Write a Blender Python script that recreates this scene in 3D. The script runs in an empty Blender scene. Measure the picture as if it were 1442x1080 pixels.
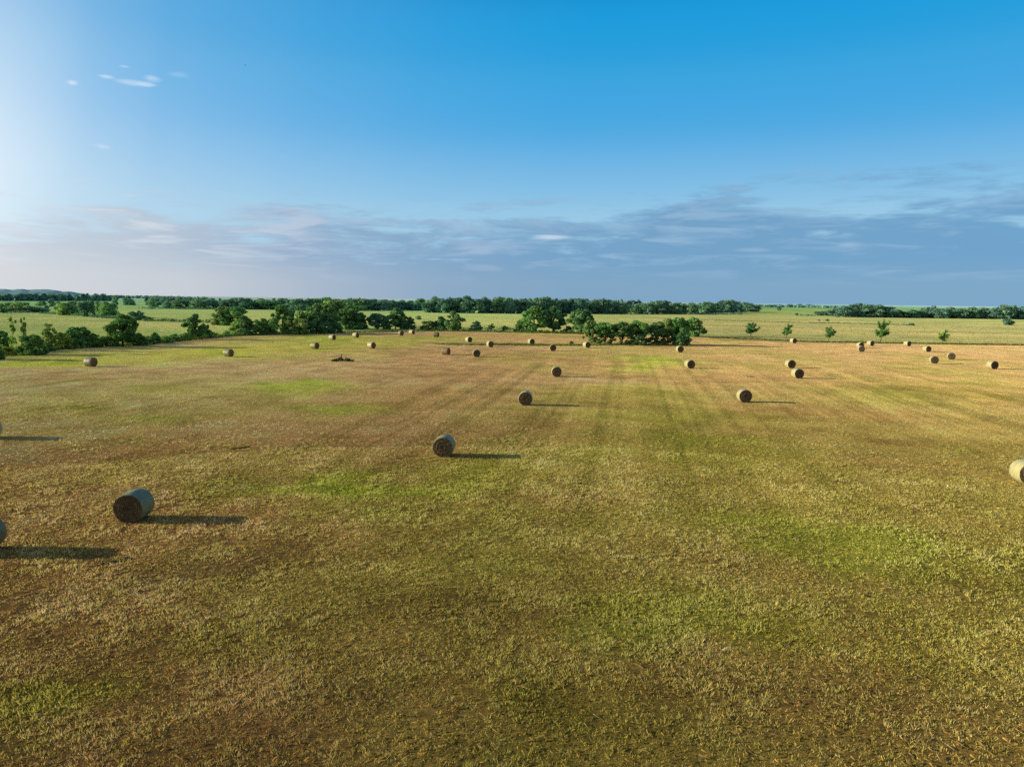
import bpy, math, random
import numpy as np
from mathutils import Matrix, Vector

R = math.radians
rng = np.random.default_rng(7)
random.seed(7)
scene = bpy.context.scene
COL = scene.collection

# ------------------------------------------------------------------ camera
W, H, F = 1442.0, 1080.0, 1036.0          # photograph's pixel frame and focal length in pixels
CAM_H = 11.0
PITCH, ROLL = R(6.45), R(0.75)
cam_data = bpy.data.cameras.new("camera")
cam = bpy.data.objects.new("camera", cam_data)
COL.objects.link(cam)
cam_data.sensor_width = 36.0
cam_data.lens = 36.0 * F / W
cam_data.clip_start = 0.1
cam_data.clip_end = 60000
rot = Matrix.Rotation(math.pi / 2 - PITCH, 3, 'X') @ Matrix.Rotation(ROLL, 3, 'Z')
cam.matrix_world = Matrix.Translation((0, 0, CAM_H)) @ rot.to_4x4()
scene.camera = cam
ROT = np.array(rot)


def ray(px, py):
    d = np.array([(px - W / 2) / F, -(py - H / 2) / F, -1.0])
    return ROT @ d


def at(px, py):
    """point on the flat ground seen at a pixel of the photograph"""
    d = ray(px, py)
    t = -CAM_H / d[2]
    return d[0] * t, d[1] * t


def depth(x, y, z=0.0):
    v = np.array([x, y, z - CAM_H])
    return -(ROT.T @ v)[2]


# ------------------------------------------------------------------ noise
def _hash(ix, iy, s):
    n = (ix.astype(np.int64) * 374761393 + iy.astype(np.int64) * 668265263 + s * 982451653) & 0x7fffffff
    n = ((n ^ (n >> 13)) * 1274126177) & 0x7fffffff
    return ((n ^ (n >> 16)) & 0xffff) / 65535.0


def vnoise(x, y, s=0):
    x = np.asarray(x, float); y = np.asarray(y, float)
    ix = np.floor(x); iy = np.floor(y)
    fx = x - ix; fy = y - iy
    fx = fx * fx * fx * (fx * (fx * 6 - 15) + 10); fy = fy * fy * fy * (fy * (fy * 6 - 15) + 10)
    a = _hash(ix, iy, s); b = _hash(ix + 1, iy, s); c = _hash(ix, iy + 1, s); d = _hash(ix + 1, iy + 1, s)
    return (a + (b - a) * fx) * (1 - fy) + (c + (d - c) * fx) * fy


def fbm(x, y, s=0, o=4):
    v = 0; a = 0.5; t = 0
    for k in range(o):
        v = v + a * vnoise(x * 2 ** k + 17.3 * k, y * 2 ** k + 5.1 * k, s + k); t += a; a *= 0.55
    return v / t


def sstep(a, b, x):
    t = np.clip((x - a) / (b - a), 0, 1)
    return t * t * (3 - 2 * t)


def ground_z(x, y):
    x = np.asarray(x, float); y = np.asarray(y, float)
    r = np.hypot(x, y)
    fade = 1 - sstep(120, 420, r)
    z = ((fbm(x / 24, y / 24, 3, 2) - 0.5) * 0.30 + (fbm(x / 6, y / 6, 9, 2) - 0.5) * 0.10) * fade
    return z


def lin(c):
    c = np.asarray(c, float) / 255.0
    return np.where(c <= 0.04045, c / 12.92, ((c + 0.055) / 1.055) ** 2.4)


# colours below are read as seen in daylight; LIT turns them into surface colours
LIT = np.array([0.86, 0.775, 0.585])


def alb(c):
    return np.clip(lin(c) / LIT, 0.004, 0.72)


# ------------------------------------------------------------------ ground layout
MOW = R(8.7)                                  # bearing the mower and baler drove along


def pl(pts):
    return np.array([at(*p) for p in pts])


# far boundary of the mown field, left to right
FIELD_EDGE = pl([(-260, 540), (-100, 512), (0, 501), (100, 491), (200, 485), (300, 475.5), (380, 471.5), (470, 469.5), (560, 467.5), (640, 467),
                 (740, 469), (830, 471), (905, 472.5), (1000, 476.5), (1142, 482), (1290, 484.5), (1442, 487), (1600, 490), (1800, 494)])
EDGE_B = np.arctan2(FIELD_EDGE[:, 0], FIELD_EDGE[:, 1])
EDGE_R = np.hypot(FIELD_EDGE[:, 0], FIELD_EDGE[:, 1])


def edge_r(x, y):
    return np.interp(np.arctan2(x, y), EDGE_B, EDGE_R)


# (px, py, half width px, half height px, colour, strength)
PATCH = [
    # bright green growth
    (905, 510, 66, 14, (182, 192, 72), 1.0), (415, 546, 90, 11, (178, 190, 72), 1.05), (470, 577, 80, 9, (172, 184, 68), .95),
    (225, 546, 40, 6, (160, 156, 62), .6), (205, 590, 50, 8, (150, 152, 56), .6), (60, 580, 50, 8, (160, 142, 68), .4), (130, 577, 34, 7, (146, 146, 54), .6),
    (540, 690, 160, 38, (122, 134, 40), .85), (700, 660, 90, 30, (134, 128, 48), .6), (330, 690, 70, 26, (112, 112, 40), .6),
    (1010, 640, 130, 40, (136, 134, 50), .7), (1215, 775, 165, 52, (126, 138, 44), .85), (1330, 555, 110, 10, (150, 142, 58), .7),
    (1340, 540, 90, 7, (158, 148, 62), .5), (960, 620, 50, 16, (130, 134, 48), .7),
    (90, 985, 120, 60, (98, 100, 30), .8), (330, 905, 120, 40, (92, 90, 32), .5), (900, 860, 180, 56, (104, 112, 36), .8), (1060, 880, 110, 40, (106, 104, 34), .7),
    (1330, 900, 130, 60, (112, 108, 38), .6), (1150, 700, 120, 30, (140, 126, 54), .5), (760, 990, 90, 40, (98, 90, 34), .5), (1260, 520, 60, 7, (164, 150, 72), .6), (960, 590, 190, 26, (150, 140, 58), .6), (1420, 640, 60, 20, (144, 132, 58), .5),
    # yellow green strip beside the hedge
    (40, 511, 150, 10, (196, 188, 80), 1.1), (230, 499, 160, 11, (196, 190, 78), 1.1), (390, 490, 150, 11, (196, 190, 80), 1.1), (540, 485, 100, 9, (190, 182, 82), 1.0), (470, 477, 120, 7, (186, 184, 78), 1.0), (620, 476, 70, 5, (188, 180, 84), .9),
    # bleached straw
    (1200, 500, 260, 16, (206, 170, 108), .85), (1060, 530, 150, 16, (194, 158, 98), .8), (1380, 493, 120, 6, (212, 178, 114), .8), (1130, 580, 150, 14, (186, 148, 88), .75), (860, 560, 120, 14, (178, 144, 84), .6),
    (840, 477, 200, 6, (196, 162, 96), .7), (700, 500, 200, 11, (184, 144, 92), .8), (640, 525, 180, 20, (176, 138, 84), .8), (590, 560, 150, 16, (168, 132, 76), .6), (800, 600, 120, 18, (164, 134, 74), .6),
    (120, 530, 160, 12, (172, 138, 84), .7), (200, 640, 200, 34, (154, 122, 66), .7), (60, 690, 120, 40, (146, 114, 60), .6), (770, 745, 60, 14, (150, 122, 66), .6), (335, 685, 28, 6, (166, 136, 76), .7),
    (560, 467, 70, 2.2, (186, 152, 122), .9), (1040, 610, 90, 9, (172, 140, 80), .5),
    # brown thatch
    (300, 800, 150, 22, (118, 94, 54), .5), (640, 860, 130, 40, (92, 74, 38), .55), (1000, 950, 160, 40, (98, 78, 42), .5), (1230, 970, 130, 44, (102, 82, 42), .45), (480, 980, 130, 36, (88, 74, 40), .5), (1300, 625, 110, 9, (142, 114, 62), .7), (1260, 660, 110, 12, (138, 112, 58), .5),
    (830, 570, 30, 6, (148, 124, 66), .7), (900, 530, 120, 4, (162, 132, 72), .6), (950, 555, 90, 5, (154, 134, 66), .5), (1330, 820, 70, 22, (92, 82, 36), .5), (1000, 790, 120, 24, (120, 96, 50), .5), (770, 700, 110, 18, (134, 108, 56), .5), (180, 830, 160, 26, (124, 102, 58), .4),
    # low ground that is always greener
    (720, 484.5, 120, 1.8, (96, 104, 50), .9), (1060, 479, 120, 2.2, (112, 116, 58), .8), (830, 474, 60, 1.8, (140, 132, 70), .6), (500, 466, 40, 2, (74, 104, 40), .8), (905, 486, 90, 2, (110, 112, 50), .8),
]
P_ARR = []
for (px, py, rx, ry, c, s) in PATCH:
    x, y = at(px, py)
    d = math.hypot(x, y)
    dy = max(py - (423 + 0.0131 * (px - 721)), 4)
    lift = 1 + 1.25 * (1 - float(sstep(25, 75, d)))
    P_ARR.append((x, y, max(rx * d / F, 0.5), max(ry * d / dy, 0.5), np.clip(alb(c) * lift + .006 * (lift - 1), 0, .7), s))


def field_color(x, y, detail=True):
    """surface colour of the land, in world coordinates"""
    x = np.asarray(x, float); y = np.asarray(y, float)
    r = np.hypot(x, y)
    b = np.arctan2(x, y)
    # mown field: shade among near grass painted as darker colour, paler further out
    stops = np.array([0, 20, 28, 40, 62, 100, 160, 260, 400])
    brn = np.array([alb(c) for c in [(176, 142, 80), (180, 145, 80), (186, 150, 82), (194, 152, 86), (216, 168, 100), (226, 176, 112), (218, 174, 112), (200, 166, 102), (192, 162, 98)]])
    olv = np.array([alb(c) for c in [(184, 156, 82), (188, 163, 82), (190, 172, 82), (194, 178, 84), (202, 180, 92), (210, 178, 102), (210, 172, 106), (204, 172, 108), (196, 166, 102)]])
    mid = sstep(34, 58, r)
    side = sstep(-.38 + .26 * mid, .02 + .16 * mid, b + (fbm(x / 13, y / 13, 201, 2) - .5) * .5)[..., None]
    c = np.stack([np.interp(r, stops, brn[:, k]) for k in range(3)], -1) * (1 - side) + np.stack([np.interp(r, stops, olv[:, k]) for k in range(3)], -1) * side
    wx = (fbm(x / 9, y / 9, 21, 3) - .5); wy = (fbm(x / 9, y / 9, 31, 3) - .5)
    jag = fbm(x / 2.3, y / 2.3, 41, 3)
    for (cx, cy, rx, ry, pc, s) in P_ARR:
        # patches lie along and across the line of sight of their own spot
        dl = math.hypot(cx, cy); ux, uy = cx / dl, cy / dl
        dx = x - cx; dy = y - cy
        lo = (dx * ux + dy * uy) / ry; la = (dx * uy - dy * ux) / rx
        w = 6.0 / max(rx, 4)
        q = np.hypot(lo + wy * 1.3, la + wx * 1.3) + (jag - .5) * 1.15
        m = (s * .88 * (1 - sstep(0.15, 1.35, q)))[..., None]
        c = c * (1 - m) + pc * m
    # broad and fine blotches
    n1 = fbm(x / 15, y / 15, 51, 4)[..., None]
    n2 = fbm(x / 3.2, y / 3.2, 61, 4)[..., None]
    green = np.array([.90, .99, .78]); brown = np.array([1.03, .975, .96])
    g = sstep(.46, .70, n1)
    c = c * (brown * (1 - g) + green * g * 1.0)
    c = c * (0.66 + .68 * n2)
    c = c * (1 + .24 * (1 - sstep(-.55, -.12, b)) * sstep(25, 60, r))[..., None]  # left side lightened in colour to offset the backlit grass
    # mower and baler lines along the field
    s_ = x * math.cos(MOW) - y * math.sin(MOW)
    l_ = x * math.sin(MOW) + y * math.cos(MOW)
    wob = (vnoise(l_ / 40, s_ / 12, 3) - .5) * 1.4
    row = vnoise(s_ / 4.6 + wob * .4, l_ / 140, 70) * .17 + vnoise(s_ / 1.25 + wob, l_ / 110, 71) * .31 + vnoise(s_ / .55 + wob, l_ / 80, 72) * .52
    row = np.clip((row - .5) * 1.9 + .5, 0, 1)
    patchy = .45 + .9 * sstep(.35, .65, fbm(x / 22, y / 22, 77, 2))
    amp = (.33 * sstep(22, 46, r) * (1 - .45 * sstep(110, 200, r)) * patchy)[..., None]
    c = c * (1 + (row[..., None] - .5) * amp * np.array([1.06, .90, 1.0]))
    # meadow beyond the field edge; its far stops carry painted bluish haze
    er = np.interp(b, EDGE_B, EDGE_R)
    out = sstep(-0.6, .6, (r - er) / (er * .012))[..., None]
    mst = np.array([150, 230, 330, 520, 900, 2200, 6000, 30000])
    mcol_r = 1.0 * np.array([alb(k) for k in [(158, 156, 86), (164, 158, 90), (170, 160, 96), (162, 158, 94), (128, 142, 78), (96, 134, 82), (112, 146, 124), (150, 172, 176)]])
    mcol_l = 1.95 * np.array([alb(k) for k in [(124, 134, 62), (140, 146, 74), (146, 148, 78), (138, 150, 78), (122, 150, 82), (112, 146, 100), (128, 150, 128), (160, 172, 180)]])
    mr = np.stack([np.interp(r, mst, mcol_r[:, k]) for k in range(3)], -1)
    ml = np.stack([np.interp(r, mst, mcol_l[:, k]) for k in range(3)], -1)
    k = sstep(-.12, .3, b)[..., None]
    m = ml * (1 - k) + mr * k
    mm = fbm(x / 42, y / 26, 81, 4)[..., None]; m2 = fbm(x / 9, y / 7, 91, 3)[..., None]
    m = m * (0.60 + .50 * mm + .40 * m2) * (1 + (mm - .5) * np.array([.35, .0, -.1]))
    bluish = sstep(4000, 20000, r)[..., None]
    far = r[..., None] > 700
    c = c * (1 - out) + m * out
    return np.clip(c, .004, .82)


# ------------------------------------------------------------------ materials
def new_mat(name):
    m = bpy.data.materials.new(name); m.use_nodes = True
    nt = m.node_tree; nt.nodes.clear()
    out = nt.nodes.new('ShaderNodeOutputMaterial')
    return m, nt, out


def nd(nt, kind, **kw):
    n = nt.nodes.new(kind)
    for k, v in kw.items():
        if k.startswith('i_'):
            key = k[2:]
            key = int(key) if key.isdigit() else key.replace('_', ' ')
            n.inputs[key].default_value = v
        else:
            setattr(n, k, v)
    return n


def ln(nt, a, b):
    nt.links.new(a, b)


def mul_color(nt, a, b, fac=1.0, mode='MULTIPLY'):
    n = nd(nt, 'ShaderNodeMix', data_type='RGBA', blend_type=mode)
    n.inputs[0].default_value = fac
    ln(nt, a, n.inputs[6]); ln(nt, b, n.inputs[7])
    return n.outputs[2]


def ramp(nt, fac, stops, interp='LINEAR'):
    n = nt.nodes.new('ShaderNodeValToRGB')
    el = n.color_ramp.elements
    while len(el) < len(stops):
        el.new(0.5)
    for e, (p, c) in zip(el, stops):
        e.position = p
        e.color = (*c, 1) if len(c) == 3 else c
    n.color_ramp.interpolation = interp
    ln(nt, fac, n.inputs[0])
    return n.outputs[0]


def mat_ground():
    m, nt, out = new_mat('mown_land')
    at_ = nd(nt, 'ShaderNodeAttribute', attribute_name='Col')
    geo = nd(nt, 'ShaderNodeNewGeometry')
    n1 = nd(nt, 'ShaderNodeTexNoise', i_Scale=2.6, i_Detail=5.0, i_Roughness=.68)
    n2 = nd(nt, 'ShaderNodeTexNoise', i_Scale=13.0, i_Detail=5.0, i_Roughness=.78)
    n3 = nd(nt, 'ShaderNodeTexNoise', i_Scale=.34, i_Detail=6.0, i_Roughness=.62)
    for n in (n1, n2, n3):
        ln(nt, geo.outputs['Position'], n.inputs['Vector'])
    a = ramp(nt, n1.outputs[0], [(.30, (.55, .55, .55)), (.5, (1, 1, 1)), (.72, (1.42, 1.36, 1.22))])
    b = ramp(nt, n2.outputs[0], [(.32, (.45, .44, .42)), (.66, (1.5, 1.48, 1.45))])
    c3 = ramp(nt, n3.outputs[0], [(.30, (.76, .80, .80)), (.5, (1, 1, 1)), (.70, (1.18, 1.12, 1.04))])
    col = mul_color(nt, at_.outputs['Color'], a, .85)
    col = mul_color(nt, col, b, .75)
    col = mul_color(nt, col, c3, .9)
    df = nd(nt, 'ShaderNodeBsdfDiffuse', i_Roughness=.8)
    ln(nt, col, df.inputs['Color'])
    bp = nd(nt, 'ShaderNodeBump', i_Strength=.9, i_Distance=.16)
    add = nd(nt, 'ShaderNodeMath', operation='ADD')
    ln(nt, n1.outputs[0], add.inputs[0]); ln(nt, n2.outputs[0], add.inputs[1])
    ln(nt, add.outputs[0], bp.inputs['Height'])
    ln(nt, bp.outputs[0], df.inputs['Normal'])
    ln(nt, df.outputs[0], out.inputs[0])
    return m


def mat_blades():
    m, nt, out = new_mat('grass_blades')
    at_ = nd(nt, 'ShaderNodeAttribute', attribute_name='Col')
    df = nd(nt, 'ShaderNodeBsdfDiffuse', i_Roughness=.5)
    tr = nd(nt, 'ShaderNodeBsdfTranslucent')
    mx = nd(nt, 'ShaderNodeMixShader', i_0=.36)
    ln(nt, at_.outputs['Color'], df.inputs[0]); ln(nt, at_.outputs['Color'], tr.inputs[0])
    ln(nt, df.outputs[0], mx.inputs[1]); ln(nt, tr.outputs[0], mx.inputs[2])
    ln(nt, mx.outputs[0], out.inputs[0])
    return m


def mat_foliage():
    """leaf colour = the crown's own colour x leaf by leaf variation stored on the mesh"""
    m, nt, out = new_mat('leaves')
    oi = nd(nt, 'ShaderNodeObjectInfo')
    at_ = nd(nt, 'ShaderNodeAttribute', attribute_name='Col')
    col = mul_color(nt, oi.outputs['Color'], at_.outputs['Color'], 1.0)
    df = nd(nt, 'ShaderNodeBsdfDiffuse', i_Roughness=.3)
    tr = nd(nt, 'ShaderNodeBsdfTranslucent')
    tint = nd(nt, 'ShaderNodeMix', data_type='RGBA', blend_type='MULTIPLY')
    tint.inputs[0].default_value = 1; tint.inputs[7].default_value = (1.15, 1.1, .6, 1)
    ln(nt, col, tint.inputs[6])
    mx = nd(nt, 'ShaderNodeMixShader', i_0=.24)
    ln(nt, col, df.inputs[0]); ln(nt, tint.outputs[2], tr.inputs[0])
    mx.inputs[0].default_value = .32
    ln(nt, df.outputs[0], mx.inputs[1]); ln(nt, tr.outputs[0], mx.inputs[2])
    ln(nt, mx.outputs[0], out.inputs[0])
    return m


def mat_bark():
    m, nt, out = new_mat('bark')
    tc = nd(nt, 'ShaderNodeTexCoord')
    n = nd(nt, 'ShaderNodeTexNoise', i_Scale=18.0, i_Detail=4.0)
    ln(nt, tc.outputs['Object'], n.inputs['Vector'])
    c = ramp(nt, n.outputs[0], [(.3, (.05, .038, .028)), (.7, (.19, .14, .10))])
    df = nd(nt, 'ShaderNodeBsdfDiffuse', i_Roughness=.8)
    ln(nt, c, df.inputs[0]); ln(nt, df.outputs[0], out.inputs[0])
    return m


def mat_wrap():
    """net wrapped straw barrel: fine rings round the barrel, blotches, per-bale tint with painted light and shade"""
    m, nt, out = new_mat('net_wrapped_straw')
    tc = nd(nt, 'ShaderNodeTexCoord'); oi = nd(nt, 'ShaderNodeObjectInfo')
    mp = nd(nt, 'ShaderNodeMapping'); mp.inputs['Scale'].default_value = (1.5, 34, 1.5)
    ln(nt, tc.outputs['Object'], mp.inputs[0])
    rings = nd(nt, 'ShaderNodeTexNoise', i_Scale=1.0, i_Detail=3.0, i_Roughness=.6)
    ln(nt, mp.outputs[0], rings.inputs['Vector'])
    blot = nd(nt, 'ShaderNodeTexNoise', i_Scale=2.6, i_Detail=6.0, i_Roughness=.65)
    ln(nt, tc.outputs['Object'], blot.inputs['Vector'])
    fine = nd(nt, 'ShaderNodeTexNoise', i_Scale=46.0, i_Detail=3.0, i_Roughness=.7)
    ln(nt, tc.outputs['Object'], fine.inputs['Vector'])
    a = ramp(nt, rings.outputs[0], [(.3, (.27, .275, .165)), (.5, (.35, .355, .235)), (.7, (.43, .43, .31))])
    b = ramp(nt, blot.outputs[0], [(.3, (.66, .70, .66)), (.55, (1, 1, 1)), (.75, (1.12, 1.06, .92))])
    c = ramp(nt, fine.outputs[0], [(.3, (.7, .69, .66)), (.7, (1.25, 1.25, 1.25))])
    col = mul_color(nt, mul_color(nt, mul_color(nt, a, b, 1), c, .8), oi.outputs['Color'], 1)
    p = nd(nt, 'ShaderNodeBsdfPrincipled')
    p.inputs['Roughness'].default_value = .5
    p.inputs['Specular IOR Level'].default_value = .35
    ln(nt, col, p.inputs['Base Color'])
    bp = nd(nt, 'ShaderNodeBump', i_Strength=.5, i_Distance=.02)
    ad = nd(nt, 'ShaderNodeMath', operation='ADD')
    ln(nt, rings.outputs[0], ad.inputs[0]); ln(nt, fine.outputs[0], ad.inputs[1])
    ln(nt, ad.outputs[0], bp.inputs['Height']); ln(nt, bp.outputs[0], p.inputs['Normal'])
    ln(nt, p.outputs[0], out.inputs[0])
    return m


def mat_end():
    """rolled end of a bale: a spiral of straw layers"""
    m, nt, out = new_mat('rolled_straw_end')
    tc = nd(nt, 'ShaderNodeTexCoord'); oi = nd(nt, 'ShaderNodeObjectInfo')
    sp = nd(nt, 'ShaderNodeSeparateXYZ'); ln(nt, tc.outputs['Object'], sp.inputs[0])
    # spiral coordinate: radius + angle / turn
    zc = nd(nt, 'ShaderNodeMath', operation='SUBTRACT', i_1=.74); ln(nt, sp.outputs[2], zc.inputs[0])
    cb = nd(nt, 'ShaderNodeCombineXYZ'); ln(nt, sp.outputs[0], cb.inputs[0]); ln(nt, zc.outputs[0], cb.inputs[1])
    ws = nd(nt, 'ShaderNodeTexNoise', i_Scale=3.2, i_Detail=4.0, i_Roughness=.6); ln(nt, cb.outputs[0], ws.inputs['Vector'])
    le = nd(nt, 'ShaderNodeVectorMath', operation='LENGTH'); ln(nt, cb.outputs[0], le.inputs[0])
    an = nd(nt, 'ShaderNodeMath', operation='ARCTAN2'); ln(nt, zc.outputs[0], an.inputs[0]); ln(nt, sp.outputs[0], an.inputs[1])
    s1 = nd(nt, 'ShaderNodeMath', operation='MULTIPLY', i_1=.095 / (2 * math.pi)); ln(nt, an.outputs[0], s1.inputs[0])
    s2 = nd(nt, 'ShaderNodeMath', operation='ADD'); ln(nt, le.outputs['Value'], s2.inputs[0]); ln(nt, s1.outputs[0], s2.inputs[1])
    s3 = nd(nt, 'ShaderNodeMath', operation='MULTIPLY_ADD', i_1=.24); ln(nt, ws.outputs[0], s3.inputs[0]); ln(nt, s2.outputs[0], s3.inputs[2])
    s4 = nd(nt, 'ShaderNodeMath', operation='MULTIPLY', i_1=2 * math.pi / .095); ln(nt, s3.outputs[0], s4.inputs[0])
    si = nd(nt, 'ShaderNodeMath', operation='SINE'); ln(nt, s4.outputs[0], si.inputs[0])
    si2 = nd(nt, 'ShaderNodeMath', operation='MULTIPLY_ADD', i_1=.5, i_2=.5); ln(nt, si.outputs[0], si2.inputs[0])
    fine = nd(nt, 'ShaderNodeTexNoise', i_Scale=30.0, i_Detail=4.0, i_Roughness=.75); ln(nt, tc.outputs['Object'], fine.inputs['Vector'])
    big = nd(nt, 'ShaderNodeTexNoise', i_Scale=3.0, i_Detail=4.0); ln(nt, tc.outputs['Object'], big.inputs['Vector'])
    a = ramp(nt, si2.outputs[0], [(0, (.12, .092, .056)), (.45, (.165, .13, .082)), (1, (.23, .185, .12))])
    b = ramp(nt, fine.outputs[0], [(.3, (.45, .45, .45)), (.72, (1.6, 1.55, 1.45))])
    c = ramp(nt, big.outputs[0], [(.3, (.72, .7, .68)), (.7, (1.15, 1.15, 1.15))])
    col = mul_color(nt, mul_color(nt, mul_color(nt, a, b, .9), c, 1), oi.outputs['Color'], 1)
    df = nd(nt, 'ShaderNodeBsdfDiffuse', i_Roughness=.8); ln(nt, col, df.inputs[0])
    bp = nd(nt, 'ShaderNodeBump', i_Strength=.8, i_Distance=.04)
    ad = nd(nt, 'ShaderNodeMath', operation='ADD'); ln(nt, si2.outputs[0], ad.inputs[0]); ln(nt, fine.outputs[0], ad.inputs[1])
    ln(nt, ad.outputs[0], bp.inputs['Height']); ln(nt, bp.outputs[0], df.inputs['Normal'])
    ln(nt, df.outputs[0], out.inputs[0])
    return m


def mat_plain(name, c, scale=20.0):
    m, nt, out = new_mat(name)
    tc = nd(nt, 'ShaderNodeTexCoord')
    n = nd(nt, 'ShaderNodeTexNoise', i_Scale=scale, i_Detail=4.0)
    ln(nt, tc.outputs['Object'], n.inputs['Vector'])
    col = ramp(nt, n.outputs[0], [(.3, tuple(k * .6 for k in c)), (.7, tuple(k * 1.3 for k in c))])
    df = nd(nt, 'ShaderNodeBsdfDiffuse', i_Roughness=.8)
    ln(nt, col, df.inputs[0]); ln(nt, df.outputs[0], out.inputs[0])
    return m


M_GROUND, M_BLADE, M_LEAF, M_BARK, M_WRAP, M_END = mat_ground(), mat_blades(), mat_foliage(), mat_bark(), mat_wrap(), mat_end()
M_STRAW = mat_plain('loose_straw', (.34, .25, .13), 30)


# ------------------------------------------------------------------ mesh helpers
def np_mesh(name, verts, faces_flat, n_per, mat, vcol=None, smooth=False):
    """verts (N,3); faces_flat index array; n_per = corners per face (int or array)"""
    me = bpy.data.meshes.new(name)
    nf = len(faces_flat) // n_per if np.isscalar(n_per) else len(n_per)
    me.vertices.add(len(verts)); me.vertices.foreach_set('co', np.asarray(verts, np.float32).ravel())
    me.loops.add(len(faces_flat)); me.loops.foreach_set('vertex_index', np.asarray(faces_flat, np.int32))
    me.polygons.add(nf)
    tot = np.full(nf, n_per, np.int32) if np.isscalar(n_per) else np.asarray(n_per, np.int32)
    st = np.concatenate([[0], np.cumsum(tot)[:-1]]).astype(np.int32)
    me.polygons.foreach_set('loop_start', st); me.polygons.foreach_set('loop_total', tot)
    if smooth:
        me.polygons.foreach_set('use_smooth', np.ones(nf, bool))
    if vcol is not None:
        ca = me.color_attributes.new('Col', 'FLOAT_COLOR', 'POINT')
        rgba = np.ones((len(verts), 4), np.float32); rgba[:, :3] = vcol
        ca.data.foreach_set('color', rgba.ravel())
    me.materials.append(mat)
    me.update(calc_edges=True)
    return me


def link(name, me, parent=None, loc=None):
    o = bpy.data.objects.new(name, me); COL.objects.link(o)
    if parent:
        o.parent = parent
    if loc is not None:
        o.location = loc
    return o


def tag(o, label=None, cat=None, group=None, kind=None):
    if label: o['label'] = label
    if cat: o['category'] = cat
    if group: o['group'] = group
    if kind: o['kind'] = kind
    return o


def tube(pts, radii, n=6):
    """tapered tube along pts -> verts, quads(list)"""
    pts = np.array(pts, float); V = []; Fq = []
    for i, p in enumerate(pts):
        t = pts[min(i + 1, len(pts) - 1)] - pts[max(i - 1, 0)]
        t /= np.linalg.norm(t) + 1e-9
        u = np.cross(t, [0.31, .95, .1]); u /= np.linalg.norm(u) + 1e-9
        w = np.cross(t, u)
        for k in range(n):
            a = 2 * math.pi * k / n
            V.append(p + radii[i] * (math.cos(a) * u + math.sin(a) * w))
    for i in range(len(pts) - 1):
        for k in range(n):
            Fq.append((i * n + k, i * n + (k + 1) % n, (i + 1) * n + (k + 1) % n, (i + 1) * n + k))
    return V, Fq


# ------------------------------------------------------------------ ground sheet
def build_ground():
    rings = np.concatenate([[0.5, 2, 4], np.geomspace(6, 700, 520), np.geomspace(712, 40000, 90)])
    b0 = np.concatenate([np.linspace(-180, -56, 40)[:-1], np.linspace(-56, 56, 560), np.linspace(56, 180, 40)[1:-1]])
    ang = np.radians(b0)
    rr, aa = np.meshgrid(rings, ang, indexing='ij')
    x = rr * np.sin(aa); y = rr * np.cos(aa); z = ground_z(x, y)
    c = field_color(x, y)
    # near soil darker than grass tips: brown thatch, plus painted shade between the tufts
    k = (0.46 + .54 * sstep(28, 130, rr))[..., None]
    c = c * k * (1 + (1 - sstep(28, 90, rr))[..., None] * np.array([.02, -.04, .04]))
    nr, na = rr.shape
    V = np.stack([x, y, z], -1).reshape(-1, 3)
    i = np.arange(nr - 1)[:, None] * na; j = np.arange(na)[None, :]; j2 = (j + 1) % na
    q = np.stack([i + j, i + na + j, i + na + j2, i + j2], -1).reshape(-1, 4)[:, ::-1]
    cen = len(V)
    V = np.vstack([V, [[0, 0, float(ground_z(0, 0))]]])
    cc = np.vstack([c.reshape(-1, 3), c[0, 0][None]])
    tri = np.stack([np.full(na, cen), np.arange(na), (np.arange(na) + 1) % na], -1)[:, ::-1]
    flat = np.concatenate([q.ravel(), tri.ravel()])
    n_per = np.concatenate([np.full(len(q), 4), np.full(len(tri), 3)])
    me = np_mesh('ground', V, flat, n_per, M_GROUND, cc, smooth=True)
    o = link('ground', me)
    tag(o, 'mown hay field running out into pale meadows to the horizon', None, None, 'structure')


build_ground()


# ------------------------------------------------------------------ stubble and grass tufts
def blades(px, py, pz, col, nb, rad, hgt, wid, lean, name, label, tipgain=1.6):
    """px.. arrays of tuft positions; nb blades per tuft -> one mesh"""
    n = len(px)
    a = rng.uniform(0, 2 * math.pi, (n, nb)); d = np.sqrt(rng.uniform(0, 1, (n, nb))) * rad[:, None]
    bx = px[:, None] + np.cos(a) * d; by = py[:, None] + np.sin(a) * d; bz = np.repeat(pz[:, None], nb, 1) - .012
    h = hgt[:, None] * rng.uniform(.45, 1.15, (n, nb))
    la = a + rng.normal(0, .7, (n, nb)); le = h * lean * rng.uniform(.2, 1.3, (n, nb))
    wa = rng.uniform(0, math.pi, (n, nb)); w = wid[:, None] * rng.uniform(.6, 1.3, (n, nb)) * .5
    v0 = np.stack([bx - np.cos(wa) * w, by - np.sin(wa) * w, bz], -1)
    v1 = np.stack([bx + np.cos(wa) * w, by + np.sin(wa) * w, bz], -1)
    v2 = np.stack([bx + np.cos(la) * le + np.cos(wa) * w * .35, by + np.sin(la) * le + np.sin(wa) * w * .35, bz + h], -1)
    V = np.stack([v0, v1, v2], 2).reshape(-1, 3)
    jit = rng.uniform(.7, 1.3, (n, nb, 1)) * np.concatenate([rng.uniform(.9, 1.12, (n, nb, 1)), np.ones((n, nb, 1)), rng.uniform(.75, 1.2, (n, nb, 1))], -1)
    cb = col[:, None, :] * jit
    C = np.stack([cb * .42, cb * .42, cb * tipgain], 2).reshape(-1, 3)  # painted shade at blade feet, painted sunlight on the tips
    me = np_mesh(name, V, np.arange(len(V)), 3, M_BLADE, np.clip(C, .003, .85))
    o = link(name, me)
    tag(o, label, None, None, 'stuff')
    return o


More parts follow.
